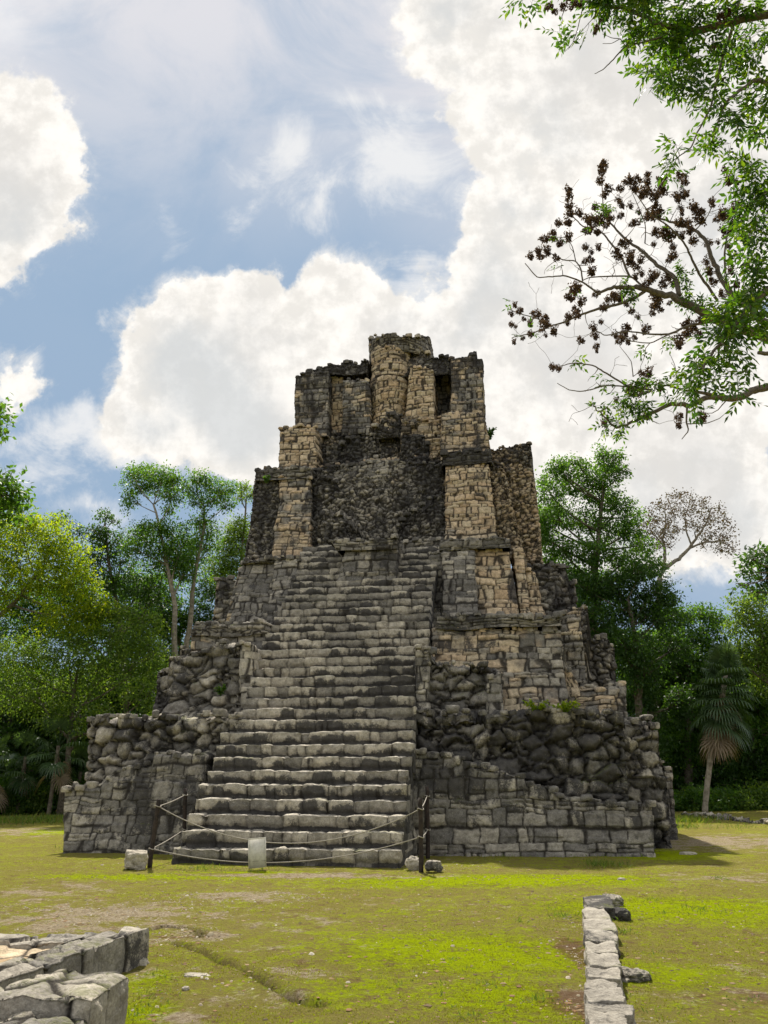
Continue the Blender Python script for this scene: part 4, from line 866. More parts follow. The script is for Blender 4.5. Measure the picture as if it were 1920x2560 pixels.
# the wood behind: whole trees one behind another
rf = random.Random(77)
FILL = []
for px in range(-260, 640, 105): FILL.append((px + rf.uniform(-25, 25), 1660 + rf.uniform(-60, 50) + (60 if px > 350 else 0), rf.uniform(39, 47), rf.choice(['dark', 'dark', 'mid'])))
for px in range(1380, 2250, 100): FILL.append((px + rf.uniform(-25, 25), (1600 if px < 1600 else 1640) + rf.uniform(-30, 60), rf.uniform(39, 48), rf.choice(['dark', 'dark', 'mid'])))
SIDE = lambda px: 'left' if px < 900 else 'right'
TONE = {'dark': 'deep green', 'mid': 'fresh green'}
for i, (px, py, Yd, mt) in enumerate(FILL):
    cl_ = []; r_ = random.Random(i)
    for k in range(9):
        yy = py + 20 + k * (2010 - py) / 9.0 + r_.uniform(-20, 20); cl_.append((px + r_.uniform(-70, 70), yy, r_.uniform(55, 85), r_.uniform(35, 55)))
    ptree('forest_tree', '%s bushy tree in the dark wall of woodland %s of the pyramid' % (TONE[mt], SIDE(px)), cl_, Yd, [(px, 2010), (px + r_.uniform(-20, 20), 1900), (px + r_.uniform(-20, 20), py + 40)], 0.2, mt, 100 + i, leaf=0.19, dens=1.3,
          group='woodland trees %s of the pyramid' % SIDE(px))
# far mass closing the wood
r_ = np.random.default_rng(5); mass = []
for k in range(90):
    x = -60 + k * 1.4 + r_.uniform(-1, 1); far = 52 + r_.uniform(0, 8)
    for zc in (1.5, 4.5, 7.5): mass.append(((x, far, zc + r_.uniform(-1, 1)), (2.2, 1.8, 1.9)))
V, Q = foliage(mass, r_, 0.34, 1.4, spread=0.35, hollow=0.2)
tag(mk('distant_woodland', V, Q, ML['dark'], smooth=False), 'dark continuous woodland closing the view behind the clearing', 'woodland', kind='stuff')
# ================================================================ barrier: posts, ropes, board
M_POST = mat_flat('dark_post_wood', (0.055, 0.040, 0.032), (0.022, 0.018, 0.016), 14, 0.85, 0.5)
M_ROPE = mat_flat('grey_rope', (0.42, 0.38, 0.32), (0.25, 0.22, 0.18), 90, 0.9, 0.8)
def post(base, top, label, r=0.045):
    base = np.array(base, float); top = np.array(top, float); base[2] = gz(base[0], base[1])
    e = empty('barrier_post', tuple(base), label, 'post')
    t = np.linspace(0, 1, 14)[:, None]; rr = np.random.default_rng(int(abs(top[0]) * 100))
    P = (base * (1 - t) + top * t) - base + rr.normal(size=(14, 3)) * 0.004; P[0, 2] -= 0.25
    V, Q = tube(P, r * (1.04 - 0.12 * t[:, 0]) * (1 + 0.05 * rr.normal(size=14)), 8)
    mk('shaft', V, Q, M_POST, e)
    return base, top
FL = post(W(373, 2168, z=0), W(398, 1998, W(373, 2168, z=0)[1]), 'dark wooden barrier post left of the stair, the front one, leaning right')
BL_ = post(W(462, 2110, 18.0), W(463, 1972, 18.0), 'dark wooden barrier post left of the stair, the rear one by the wall')
FR = post(W(1053, 2178, z=0), W(1051, 1994, W(1053, 2178, z=0)[1]), 'dark wooden barrier post right of the stair, the front one between two rocks')
BR_ = post(W(1070, 2110, 17.7), W(1067, 1966, 17.7), 'dark wooden barrier post right of the stair, the rear one by the wall')
def pon(p, py):   # point on a post at image height py
    b, t = p; best = min(np.linspace(0, 1, 200), key=lambda k: abs((1280 - F * (((b + (t - b) * k) - CAM) @ CU) / (((b + (t - b) * k) - CAM) @ CF)) - py))
    return b + (t - b) * best
def rope(name, pts, sags, label, r=0.0095):
    out = []
    for (a, b), sg in zip(zip(pts[:-1], pts[1:]), sags):
        t = np.linspace(0, 1, 26)[:, None]; P = a * (1 - t) + b * t; P[:, 2:3] -= sg * 4 * t * (1 - t)
        out.append(P if not out else P[1:])
    P = np.concatenate(out); kx = []
    th = np.arange(len(P)) * 1.1
    V, Q = tube(P, r * (1 + 0.06 * np.sin(th * 3)), 7); parts = [(V, Q)]
    for p in pts:      # knots round the posts
        a = np.linspace(0, 2 * math.pi, 13); ring = np.stack([p[0] + 0.056 * np.cos(a), p[1] + 0.056 * np.sin(a), p[2] + 0.012 * np.sin(a * 2)], 1)
        parts.append(tube(ring, r * 1.1, 6))
    V, Q = cat_vq(parts); b = pts[1].copy(); o = mk(name, V - b, Q, M_ROPE); o.location = b
    tag(o, label, 'rope')
off_ = np.array([0, -0.05, 0])
U_ = [pon(BL_, 1987), pon(FL, 2016), pon(FR, 2022), pon(BR_, 1990)]
L_ = [pon(BL_, 2073), pon(FL, 2122), pon(FR, 2092), pon(BR_, 2074)]
rope('barrier_rope', U_, (0.02, 0.62, 0.03), 'upper sagging grey rope strung between the posts across the stair')
rope('barrier_rope', L_, (0.02, 0.33, 0.03), 'lower sagging grey rope strung between the posts across the stair')
# white board hung on the ropes
def box(c_, h, bev=0.004):
    c_ = np.array(c_); h = np.array(h)
    v = np.array([[x, y, z] for x in (-1, 1) for y in (-1, 1) for z in (-1, 1)], float) * h + c_
    return v, np.array([[0, 1, 3, 2], [4, 6, 7, 5], [0, 4, 5, 1], [2, 3, 7, 6], [0, 2, 6, 4], [1, 5, 7, 3]])
m, q, out = newmat('white_board'); co = q.n('ShaderNodeTexCoord').outputs['Object']
n1 = q.noise(co, 12, 6, 0.7); c = q.mix(q.ss(n1, 0.35, 0.65), (0.62, 0.59, 0.51), (0.50, 0.47, 0.40)); c = q.mix(q.ss(q.noise(co, 60, 4, 0.7), 0.62, 0.68, 0, .6), c, (0.15, 0.13, 0.11))
sx = q.n('ShaderNodeSeparateXYZ'); q.nt.links.new(co, sx.inputs[0])
c = q.mix(q.m('MULTIPLY', q.ss(q.m('ABSOLUTE', q.m('ADD', sx.outputs[2], 0.14)), 0.006, 0.001), q.ss(n1, 0.4, 0.6)), c, (0.2, 0.18, 0.15))
principled(q, out, c, 0.7, bump(q, n1, 0.2, 0.01), 0.3); M_BOARD = m
yb = (U_[1][1] + U_[2][1]) / 2 - 0.03
pc = W(643, 2132, yb); e = empty('sign_board', tuple(pc), 'blank weathered white board hanging from the ropes before the lowest step', 'sign'); e.rotation_euler = (R(-3), R(-5), R(-4))
V, Q = box((0, 0, 0), (0.165, 0.008, 0.255)); mk('board', V, Q, M_BOARD, e, smooth=False)
V, Q = cat_vq([box((0, -0.010, 0.245), (0.165, 0.003, 0.008)), box((0.157, -0.010, 0), (0.008, 0.003, 0.236)), box((-0.157, -0.010, 0), (0.008, 0.003, 0.236))]); mk('board_edging', V, Q, M_BOARD, e, smooth=False)

# ================================================================ low ruins in the foreground
def fbody(e, name, u, zb, v, zt, seed, shear=0.0, style=('flag', 0.55, 0.5), res=0.013, **k):
    o_ = body(name, u, zb, v[0], [(u[0] + (u[1] - u[0]) * i / 6, zt + 0.015 * math.sin(i * 2.3 + seed)) for i in range(7)], v[0] + 0.015, v[1], style, seed, parent=e, res=res, resd=res, rag=k.pop('rag', 0.03), warp=0.03, rnd=0.022, ledge=False, ledges=0.0, **k)
    if shear:
        me = o_.data; n = len(me.vertices); a = np.empty(n * 3, np.float32); me.vertices.foreach_get('co', a); a = a.reshape(-1, 3)
        a[:, 0] += shear * (a[:, 1] - v[1]); me.vertices.foreach_set('co', a.ravel()); me.update()
    return o_
e = empty('ruined_platform', (-2.93, 6.2, 0), 'low ruined stone platform with sunken floor in the lower left foreground', 'ruin')
kw = dict(light=0.70, dark=0.44, amp=0.03, off=0.02, rough=0.018)
fbody(e, 'floor', (-3.0, 0.72), -0.1, (0.1, 1.6), 0.19, 301, 0.29, light=1.0, dark=-.3, tan=0.95, amp=0.012, off=0.015, rough=0.016, style=('flag', 0.4, 0.4))
fbody(e, 'rim', (0.38, 0.80), -0.1, (-0.25, 1.66), 0.28, 302, 0.29, **kw)
fbody(e, 'rim', (-3.0, 0.38), 0.0, (1.36, 1.66), 0.25, 303, 0.0, **kw)
fbody(e, 'floor', (-3.0, 0.95), -0.1, (-2.4, -0.42), 0.26, 304, 0.0, light=1.1, dark=0.12, tan=0.35, amp=0.02, off=0.02, rough=0.022, style=('flag', 0.55, 0.45))
fbody(e, 'rim', (0.60, 1.24), -0.1, (-0.95, -0.28), 0.36, 305, 0.05, light=0.75, dark=0.44, amp=0.03, off=0.02, rough=0.022)
fbody(e, 'rim', (0.72, 1.22), -0.1, (-2.4, -0.97), 0.30, 306, 0.05, light=0.75, dark=0.44, amp=0.03, off=0.02, rough=0.022)
fbody(e, 'rim', (-3.0, 0.60), 0.0, (-0.62, -0.30), 0.31, 307, 0.0, **kw)
# low wall on the right: a row of flat stones
A0, A1 = W(1492, 2236, z=0.12), W(1545, 2590, z=0.12)
e = empty('low_stone_wall', (float((A0[0] + A1[0]) / 2), float((A0[1] + A1[1]) / 2), 0), 'low ruined wall of flat pale stones running forward in the lower right', 'wall')
ec = np.array(e.location)
bounds = [150, 205, 250, 300, 350, 395, 455, 510, 552, 610, 650, 709, 790]
lx = [_ - 34 for _ in [856, 858, 862, 868, 870, 874, 876, 876, 876, 880, 880, 886, 900]]
rx = [_ - 40 for _ in [984, 975, 1000, 1008, 1012, 1018, 1030, 1030, 1050, 1100, 1062, 1130, 1140]]
for i in range(len(bounds) - 1):
    y0, y1 = 2150 + bounds[i] / 1.728, 2150 + bounds[i + 1] / 1.728
    a = W(960 + lx[i] / 1.728, y0, z=0.14); b = W(960 + rx[i] / 1.728, y0, z=0.14); a2 = W(960 + lx[i] / 1.728, y1, z=0.14)
    cx, cy = (a[0] + b[0]) / 2, (a[1] + a2[1]) / 2
    o = rock('stone', (cx - ec[0], cy - ec[1], 0.02), ((b[0] - a[0]) * .53, abs(a[1] - a2[1]) * .56, 0.135), 400 + i, e, boxy=0.90, amp=0.20, sub=30, light=0.26, dark=0.0 if i % 3 else 0.35)
    o.rotation_euler = (rng.uniform(-.03, .03), rng.uniform(-.06, .06), rng.uniform(-.06, .06) - 0.2)
# low wall far right at the clearing's edge
P0, P1 = W(1695, 2046, z=0), W(1960, 2078, z=0)
dd = P1 - P0; e = empty('edging_wall', tuple(P0), 'long low edging wall of grey stones at the far right of the clearing', 'wall', rz=math.atan2(dd[1], dd[0]))
ln = float(np.hypot(dd[0], dd[1]))
body('masonry', (0, ln), -0.3, 0, [(0, 0.22), (ln * .3, 0.30), (ln * .6, 0.22), (ln, 0.38)], 0.05, 0.6, 'rubble_s', 320, parent=e, res=0.05, light=0.7, dark=0.35, amp=0.08, off=0.1)

# ================================================================ small plants
def blades(n, pos, r_, h=(0.04, 0.12), w=0.004, lean=0.5):
    P = pos; n = len(P); D = rdir(r_, n) * lean + np.array([0, 0, 1.0]); D /= np.linalg.norm(D, axis=1)[:, None]
    L_ = r_.uniform(*h, n); return kites(P, D, rdir(r_, n), L_, np.maximum(L_ * 0.06, w))
M_GRASS = island_mat('grass', [(0.05, 0.10, 0.02), (0.10, 0.16, 0.03), (0.15, 0.20, 0.04), (0.18, 0.16, 0.06)], 0.7, 0.35)
r_ = np.random.default_rng(9); L3 = []
for px, py, nn, rad, hh in [(r_.uniform(650, 1900), 2210 + 330 * r_.random(), int(r_.uniform(6, 26)), .05, r_.uniform(.03, .08)) for _ in range(90)] + [(1405, 2290, 160, .16, .13), (1390, 2275, 80, .14, .10), (1555, 2335, 140, .10, .14), (1545, 2300, 80, .1, .12), (1300, 2305, 70, .08, .12), (1215, 2465, 60, .07, .10), (1095, 2468, 50, .08, .08), (1160, 2545, 60, .1, .1),
                            (1340, 2505, 80, .1, .1), (1630, 2250, 60, .1, .1), (1750, 2280, 200, .3, .12), (1660, 2285, 70, .1, .1), (1800, 2200, 80, .15, .15), (1510, 2165, 220, .35, .16), (1860, 2510, 50, .1, .08), (1130, 2405, 40, .06, .08),
                            (365, 2495, 120, .18, .08), (350, 2540, 160, .15, .08), (310, 2425, 20, .04, .1), (380, 2440, 60, .1, .06), (415, 2455, 70, .1, .07), (500, 2170, 160, .4, .10), (460, 2150, 120, .3, .12), (620, 2174, 100, .5, .08), (230, 2120, 150, .5, .15), (1000, 2150, 60, .4, .08),
                            (1250, 2140, 150, .8, .10), (1500, 2140, 150, .8, .12), (1690, 2060, 900, 1.2, .3), (1660, 2075, 400, .8, .25), (130, 2052, 900, 1.4, .32), (60, 2056, 900, 1.8, .35), (1800, 2075, 250, 1.5, .15), (1640, 2540, 60, .2, .08), (1620, 2440, 60, .1, .08), (1500, 2560, 60, .05, .09)]:
    c_ = W(px, py, z=0); P = c_ + r_.normal(size=(nn, 3)) * np.array([rad, rad, 0]) * 0.6; P[:, 2] = ground_h(P[:, :2])[0]
    if py > 2180: nn = max(5, int(nn * .35)); P = P[:nn]; hh *= .8
    L3.append(blades(nn, P, r_, (hh * .4, hh), max(0.004, hh * .045), 1.2 if py > 2180 else .8))
V, Q = cat_vq(L3); tag(mk('grass_tufts', V, Q, M_GRASS, smooth=False), 'small tufts of grass and weeds over the moss', 'grass', kind='stuff')
# the moss cushion itself: very short dense shoots
M_MOSS = island_mat('moss_shoots', [(0.15, 0.15, 0.015), (0.23, 0.28, 0.008), (0.14, 0.11, 0.03), (0.28, 0.32, 0.015), (0.11, 0.10, 0.02), (0.22, 0.26, 0.01)], 0.9, 0.25, 0.0)
n = 110000
yy = 5.4 + 12.5 * r_.random(n) ** 1.5; xx = (r_.random(n) - .5) * (yy * 1.08 + 0.4)
P = np.stack([xx, yy, np.zeros(n)], 1); qn = P.astype(np.float32)
fbv = fbm(qn * 0.9, 3, 951) + 0.5 * (fbm(qn * 5, 3, 952) - .5)
ii = np.clip(np.searchsorted(gxs, xx) - 1, 0, nx_ - 1); jj = np.clip(np.searchsorted(gys, yy) - 1, 0, ny_ - 1); bb = bare[ii * ny_ + jj]
P = P[fbv + 0.1 - 0.75 * bb > 0.34 + 0.2 * r_.random(n)]
P = P[~((P[:, 0] < -1.9) & (P[:, 1] < 7.9))]
P[:, 2] = ground_h(P[:, :2])[0] - 0.002
V, Q = blades(len(P), P, r_, (0.008, 0.022), 0.004, 1.3)
tag(mk('moss', V, Q, M_MOSS, smooth=False), 'short bright yellow green moss carpet in the clearing', 'moss', kind='stuff')
def local(u, v, z): return O + u * AU + v * AV + z * AZ
def plant(name, at_, n, h, spread, label, cat, mat, seed, leaf=0.05):
    r_ = np.random.default_rng(seed); e = empty(name, tuple(at_), label, cat)
    st = []; P = []
    for k in range(n):
        d = rdir(r_, 1)[0]; tip = np.array([d[0] * spread, d[1] * spread, h * r_.uniform(.5, 1)]); st.append(tube(bez((0, 0, -0.03), tip, (0, 0, h * .2), 5), np.linspace(0.004, 0.002, 5), 4))
        for t in np.linspace(0.25, 1, 7): P.append(tip * t + r_.normal(size=3) * 0.01)
    V, Q = cat_vq(st); mk('stems', V, Q, M_GRASS, e)
    P = np.repeat(np.array(P), 4, 0); D = rdir(r_, len(P)) + np.array([0, 0, .3]); D /= np.linalg.norm(D, axis=1)[:, None]; Ls = leaf * r_.uniform(.6, 1.2, len(P))
    V, Q = kites(P, D, rdir(r_, len(P)) * .4 + np.array([0, 0, 1.]), Ls, Ls * .3, True); mk('leaves', V, Q, mat, e, smooth=False)
def at_v(px, py, v): u, z = uz(px, py, v); return local(u, v, z)
plant('weed', at_v(552, 1735, 3.72), 6, 0.22, 0.14, 'bright green weed growing in the rubble block left of the stair', 'plant', ML['near'], 1, 0.09)
plant('weed', at_v(1345, 1778, 3.2), 14, 0.22, 0.35, 'low yellow green plant on the ledge above the right rubble wall, left one', 'plant', ML['yellow'], 2, 0.08)
plant('weed', at_v(1412, 1778, 3.2), 14, 0.20, 0.35, 'low yellow green plant on the ledge above the right rubble wall, right one', 'plant', ML['yellow'], 3, 0.08)
plant('bush', at_v(1222, 1100, 11.8), 16, 0.6, 0.30, 'small dark bush sprouting high on the right shoulder of the pyramid', 'bush', ML['dark'], 4, 0.12)
plant('weed', at_v(668, 1208, 10.2), 6, 0.25, 0.16, 'tiny green plant on the upper left ledge of the pyramid', 'plant', ML['mid'], 5, 0.08)

# ================================================================ fan palms
M_FROND = island_mat('palm_frond', [(0.045, 0.085, 0.030), (0.07, 0.12, 0.05), (0.035, 0.07, 0.025)], 0.45, 0.3, 0.5)
M_DEAD = island_mat('dead_frond', [(0.22, 0.17, 0.12), (0.30, 0.24, 0.18), (0.16, 0.12, 0.09)], 0.9, 0.2)
def fan(org, d, size, pet, r_, droop, nseg=26):
    d = np.array(d) / np.linalg.norm(d); hub = np.array(org) + d * pet + np.array([0, 0, -0.12 * pet * droop])
    side = np.cross(d, (0, 0, 1.0)); side /= np.linalg.norm(side) + 1e-9; up = np.cross(side, d)
    parts = [tube(bez(org, hub, (0, 0, 0.08 * pet), 5), np.linspace(0.022, 0.012, 5), 4)]
    for k in range(nseg):
        a = (k / (nseg - 1) - .5) * 4.4; v = d * math.cos(a) + side * math.sin(a) + up * 0.25 * abs(math.sin(a)); L_ = size * (0.72 + 0.28 * math.cos(a * .6)) * r_.uniform(.9, 1.05)
        w_ = np.cross(v, up); w_ /= np.linalg.norm(w_); hw = size * 0.042
        p1 = hub + v * L_ * .45; p2 = hub + v * L_ * .8 + np.array([0, 0, -0.18 * L_ * droop]); p3 = hub + v * L_ * .95 + np.array([0, 0, -0.48 * L_ * droop])
        V = np.array([hub - w_ * hw * .3, hub + w_ * hw * .3, p1 + w_ * hw, p1 - w_ * hw, p2 + w_ * hw * .7, p2 - w_ * hw * .7, p3 + w_ * hw * .12, p3 - w_ * hw * .12])
        parts.append((V, np.array([[0, 1, 2, 3], [3, 2, 4, 5], [5, 4, 6, 7]])))
    return cat_vq(parts)
def palm(name, label, pts, r0, ng, nd, size, pet, seed, group=None):
    r_ = np.random.default_rng(seed); pts = np.array(pts, float); base = pts[0].copy(); base[2] = gz(base[0], base[1]); pts[0] = base
    e = empty(name, tuple(base), label, 'palm', group); k = len(pts); ts = np.linspace(0, 1, k * 5)
    tr = np.stack([np.interp(ts, np.linspace(0, 1, k), pts[:, i]) for i in range(3)], 1) - base; tr[0, 2] -= 0.3
    V, Q = tube(tr, r0 * (1 - 0.1 * ts) * (1 + 0.08 * np.sin(np.arange(k * 5) * 2.1)), 9); mk('trunk', V, Q, M_BARKP if ng > 20 else M_BARK, e)
    top = tr[-1]
    def onstem(dz): return tr[int(np.argmin(np.abs(tr[:, 2] - (top[2] - dz))))]
    for i in range(ng):
        az = i * 2.4 + r_.uniform(-.3, .3); el = 1.35 - 2.3 * (i / ng) + r_.uniform(-.15, .15)
        d = (math.cos(az) * math.cos(el), math.sin(az) * math.cos(el), math.sin(el))
        V, Q = fan(onstem((2.2 if ng > 20 else .5) * i / ng), d, size * r_.uniform(.85, 1.1), pet * r_.uniform(.8, 1.15), r_, 1.0 if el < .9 else .5); mk('frond', V, Q, M_FROND, e, smooth=False)
    for i in range(nd):
        az = i * 2.4 + 1; d = (math.cos(az) * .5, math.sin(az) * .5, -0.85)
        V, Q = fan(onstem((1.3 if ng > 20 else .4) + (1.6 if ng > 20 else .4) * r_.random()), d, size * r_.uniform(.7, .95), pet * r_.uniform(.6, 1.1), r_, 0.7, 20); mk('dead_frond', V, Q, M_DEAD, e, smooth=False)
YP = 35.0
palm('fan_palm', 'leaning fan palm with pale trunk and brown hanging fronds on the right', [W(1762, 2040, YP), W(1768, 1960, YP), W(1778, 1880, YP), W(1790, 1820, YP), W(1803, 1760, YP), W(1812, 1700, YP), W(1815, 1665, YP)], 0.12, 46, 26, 0.9, 0.62, 21)
for i, (px, Yd, hh) in enumerate([(40, 37, 2.6), (120, 36, 3.0), (185, 38, 2.0), (-40, 35.5, 2.2)]):
    b = W(px, 2045, Yd); palm('understory_palm', 'short fan palm in the deep shade of the woodland at left', [b, b + np.array([0.05, 0, hh])], 0.09, 12, 3, 0.8, 0.9, 40 + i, group='short palms under the trees at left')

# shrubs along the edge of the clearing
for i in range(26):
    left = i < 11
    px = -120 + i * 62 if left else 1640 + (i - 11) * 42
    Yd = 37 + rf.uniform(0, 1.5); c_ = W(px, 2040, Yd); c_[2] = 0.1; h = rf.uniform(0.5, 1.0) * (1.2 if left else 1.0)
    cl_ = [((c_[0] + rf.uniform(-.9, .9), c_[1] + rf.uniform(-.4, .4), h * rf.uniform(.3, .9)), (0.8, 0.7, h * .6)) for _ in range(4)]
    tree('shrub', 'low leafy shrub at the foot of the trees %s of the pyramid' % ('left' if left else 'right'), 'shrub', cl_, [tuple(c_), (c_[0], c_[1], h * .7)], 0.03, ML['mid' if i % 3 else 'light'], 500 + i, leaf=0.13, dens=1.6,
         group='shrubs at the foot of the trees %s' % ('left' if left else 'right'))

# ================================================================ branching trees (twigs grown to surveyed or random tips)
def nrm(v): return v / (np.linalg.norm(v) + 1e-9)
def grow(limbs, tips, r_, twig_r, bendy=0.12, steps=5):
    """limbs: list of (pts, r_start, r_end). Connect every tip to the nearest wood. returns tubes, tip dirs"""
    nodes, rad, tubes = [], [], []
    for pts, ra, rb in limbs:
        pts = np.array(pts, float); k = len(pts); ts = np.linspace(0, 1, (k - 1) * 5 + 1)
        P = np.stack([np.interp(ts, np.linspace(0, 1, k), pts[:, j]) for j in range(3)], 1)
        P[1:-1] = (P[:-2] + 2 * P[1:-1] + P[2:]) / 4; P += r_.normal(size=P.shape) * ra * 0.12
        rr = ra + (rb - ra) * ts; tubes.append(tube(P, rr, 7)); nodes += list(P); rad += list(rr)
    N = np.array(nodes); Rn = np.array(rad); root = N[0]
    order = np.argsort([np.min(np.linalg.norm(N - t, axis=1)) for t in tips]); dirs = {}
    for i in order:
        t = np.array(tips[i]); dist = np.linalg.norm(N - t, axis=1) + 0.25 * np.maximum(0, np.linalg.norm(N - root, axis=1) - np.linalg.norm(t - root))
        j = int(np.argmin(dist)); a = N[j]; ln = np.linalg.norm(t - a)
        P = bez(a, t, r_.normal(size=3) * ln * bendy * 1.6, steps) + np.r_[np.zeros((1, 3)), r_.normal(size=(steps - 2, 3)) * ln * 0.02, np.zeros((1, 3))]
        r0 = min(Rn[j] * 0.75, twig_r * (1.0 + ln * 1.0)); rr = np.linspace(r0, max(r0 * 0.4, twig_r * .45), steps)
        tubes.append(tube(P, rr, 5)); N = np.r_[N, P[1:]]; Rn = np.r_[Rn, rr[1:]]; dirs[i] = nrm(P[-1] - P[-2])
    return tubes, dirs
# leafless looking tree with brown seed heads behind, right of the pyramid
YB = 44.0; r_ = np.random.default_rng(61)
pb = lambda x, y, dy=0.0: W(1280 + x / 2.592, 1100 + y / 2.592, YB + dy)
base = W(1640, 2010, YB); base[2] = 0
limbs = [([base, W(1643, 1700, YB), W(1648, 1500, YB), pb(960, 890)], 0.24, 0.17),
         ([pb(960, 890), pb(990, 820), pb(990, 700), pb(975, 640), pb(1000, 560), pb(990, 470)], 0.12, 0.03), ([pb(980, 840), pb(1080, 770), pb(1150, 700), pb(1220, 600), pb(1270, 520), pb(1290, 440)], 0.13, 0.03),
         ([pb(1150, 700), pb(1250, 660), pb(1360, 660), pb(1430, 700)], 0.07, 0.02), ([pb(990, 700), pb(930, 620), pb(880, 600), pb(830, 600)], 0.05, 0.02), ([pb(1170, 690), pb(1130, 600), pb(1120, 500), pb(1150, 420)], 0.06, 0.02)]
tips = []
while len(tips) < 330:
    a = r_.uniform(-0.2, math.pi + .15); q0 = r_.uniform(.12, 1) ** .6
    x, y = 1130 + 330 * math.cos(a) * q0, 680 - 340 * math.sin(a) * q0
    if y < 860: tips.append(pb(x, y, r_.uniform(-2, 2)))
tb, _ = grow(limbs, tips, r_, 0.028, 0.16)
e = empty('bare_tree', tuple(base), 'almost leafless spreading tree with brown seed heads against the clouds', 'tree')
V, Q = cat_vq([(v - base, q_) for v, q_ in tb]); mk('branches', V, Q, M_BARKP, e)
tp = np.array([t for t in tips]); P = np.repeat(tp, 13, 0) + r_.normal(size=(len(tp) * 13, 3)) * 0.16 - base
D = rdir(r_, len(P)); Ls = 0.13 * r_.uniform(.6, 1.2, len(P)); V, Q = kites(P, D, rdir(r_, len(P)), Ls, Ls * .35); mk('crown', V, Q, ML['brown'], e, smooth=False)

# ---- near tree with dark seed clusters, upper right
M_PODS = island_mat('seed_heads', [(0.085, 0.058, 0.055), (0.13, 0.085, 0.075), (0.17, 0.10, 0.08), (0.065, 0.048, 0.048)], 0.85, 0.12)
M_TWIG = mat_flat('twig_bark', (0.20, 0.165, 0.13), (0.10, 0.08, 0.065), 30, 0.9, 0.4)
YT = 9.5; r_ = np.random.default_rng(71)
dep = {}
def pc5(x, y, dy=0.0): return W(1220 + x / 2.37, 380 + y / 2.37, YT + dy)
def pl(L, dy0=0.0, dy1=0.0): return [pc5(x, y, dy0 + (dy1 - dy0) * k / max(1, len(L) - 1)) for k, (x, y) in enumerate(L)]
TB = pc5(2150, 1500); TB = np.array([TB[0], YT, 0.0])
TT = [TB, TB + np.array([-.1, 0, 3.0]), pc5(2080, 1450), pc5(1980, 1250), pc5(1800, 1150)]
limbs = [(TT, 0.20, 0.12),
 (pl([(1800, 1150), (1600, 1080), (1350, 1000), (1230, 925), (1100, 862), (980, 822), (850, 798), (740, 800), (650, 835)]), 0.085, 0.018),
 (pl([(650, 835), (560, 770), (460, 732), (380, 738), (290, 745), (220, 660)], 0, -.4), 0.014, 0.006),
 (pl([(940, 815), (870, 865), (780, 900), (650, 930), (540, 968), (440, 1012), (370, 1030), (260, 1075), (140, 1100)], 0, .4), 0.026, 0.006),
 (pl([(370, 1030), (290, 985), (200, 962), (120, 930)], .3, .4), 0.010, 0.005),
 (pl([(1130, 850), (1110, 740), (1000, 672), (920, 590), (840, 542), (760, 460), (700, 395), (640, 350)], 0, .8), 0.036, 0.008),
 (pl([(1800, 1150), (1560, 940), (1450, 850), (1390, 760), (1330, 640), (1290, 520), (1230, 460), (1130, 432), (1000, 380), (900, 400)], 0, .9), 0.055, 0.010),
 (pl([(1360, 880), (1260, 740), (1210, 640), (1160, 530), (1060, 430), (960, 370), (880, 250)], .2, -.6), 0.022, 0.006),
 (pl([(1300, 1010), (1180, 1030), (1070, 1082), (960, 1080), (830, 1060), (700, 1088), (640, 1060)], 0, -.5), 0.020, 0.005),
 (pl([(1070, 1082), (960, 1135), (840, 1120), (760, 1060)], -.2, -.5), 0.010, 0.004),
 (pl([(920, 800), (850, 735), (740, 735), (600, 742), (555, 765)], 0, .3), 0.016, 0.006),
 (pl([(560, 760), (550, 690), (520, 645), (440, 640), (390, 610), (300, 570), (230, 610)], 0, .4), 0.012, 0.005),
 (pl([(840, 740), (790, 620), (720, 530), (680, 480), (560, 440), (490, 370), (480, 310)], .1, .6), 0.018, 0.006),
 (pl([(520, 645), (500, 560), (470, 505), (380, 510)], .2, .5), 0.008, 0.004),
 (pl([(930, 540), (935, 430), (850, 230)], .5, .8), 0.010, 0.005), (pl([(690, 400), (680, 300), (675, 200), (690, 80)], .6, .9), 0.010, 0.005),
 (pl([(1230, 460), (1290, 400), (1325, 330), (1330, 260)], .6, .9), 0.010, 0.005), (pl([(1410, 790), (1400, 600), (1420, 480), (1480, 350), (1440, 150)], .2, .2), 0.018, 0.006),
 (pl([(2080, 1450), (1900, 1400), (1750, 1372), (1600, 1402), (1500, 1450), (1410, 1462), (1330, 1440), (1200, 1500), (1090, 1490), (980, 1540), (850, 1600), (760, 1640), (690, 1570), (620, 1500)], -.2, -1.0), 0.065, 0.006),
 (pl([(1330, 1440), (1250, 1420), (1160, 1412), (1060, 1378), (960, 1420), (850, 1452)], -.6, -.9), 0.024, 0.006), (pl([(980, 1410), (830, 1390), (700, 1310), (620, 1262), (500, 1250), (430, 1268)], -.8, -1.1), 0.014, 0.005),
 (pl([(830, 1390), (700, 1382), (560, 1420), (480, 1410), (410, 1370)], -.9, -1.2), 0.010, 0.004), (pl([(1180, 1505), (1175, 1600), (1190, 1650), (1150, 1700)], -.7, -.7), 0.014, 0.005),
 (pl([(1180, 1610), (1290, 1610), (1370, 1580), (1410, 1545)], -.7, -.8), 0.008, 0.003), (pl([(860, 1330), (850, 1240), (780, 1150)], -.8, -.8), 0.007, 0.003), (pl([(1120, 1360), (1110, 1270), (1080, 1200)], -.7, -.7), 0.006, 0.003)]
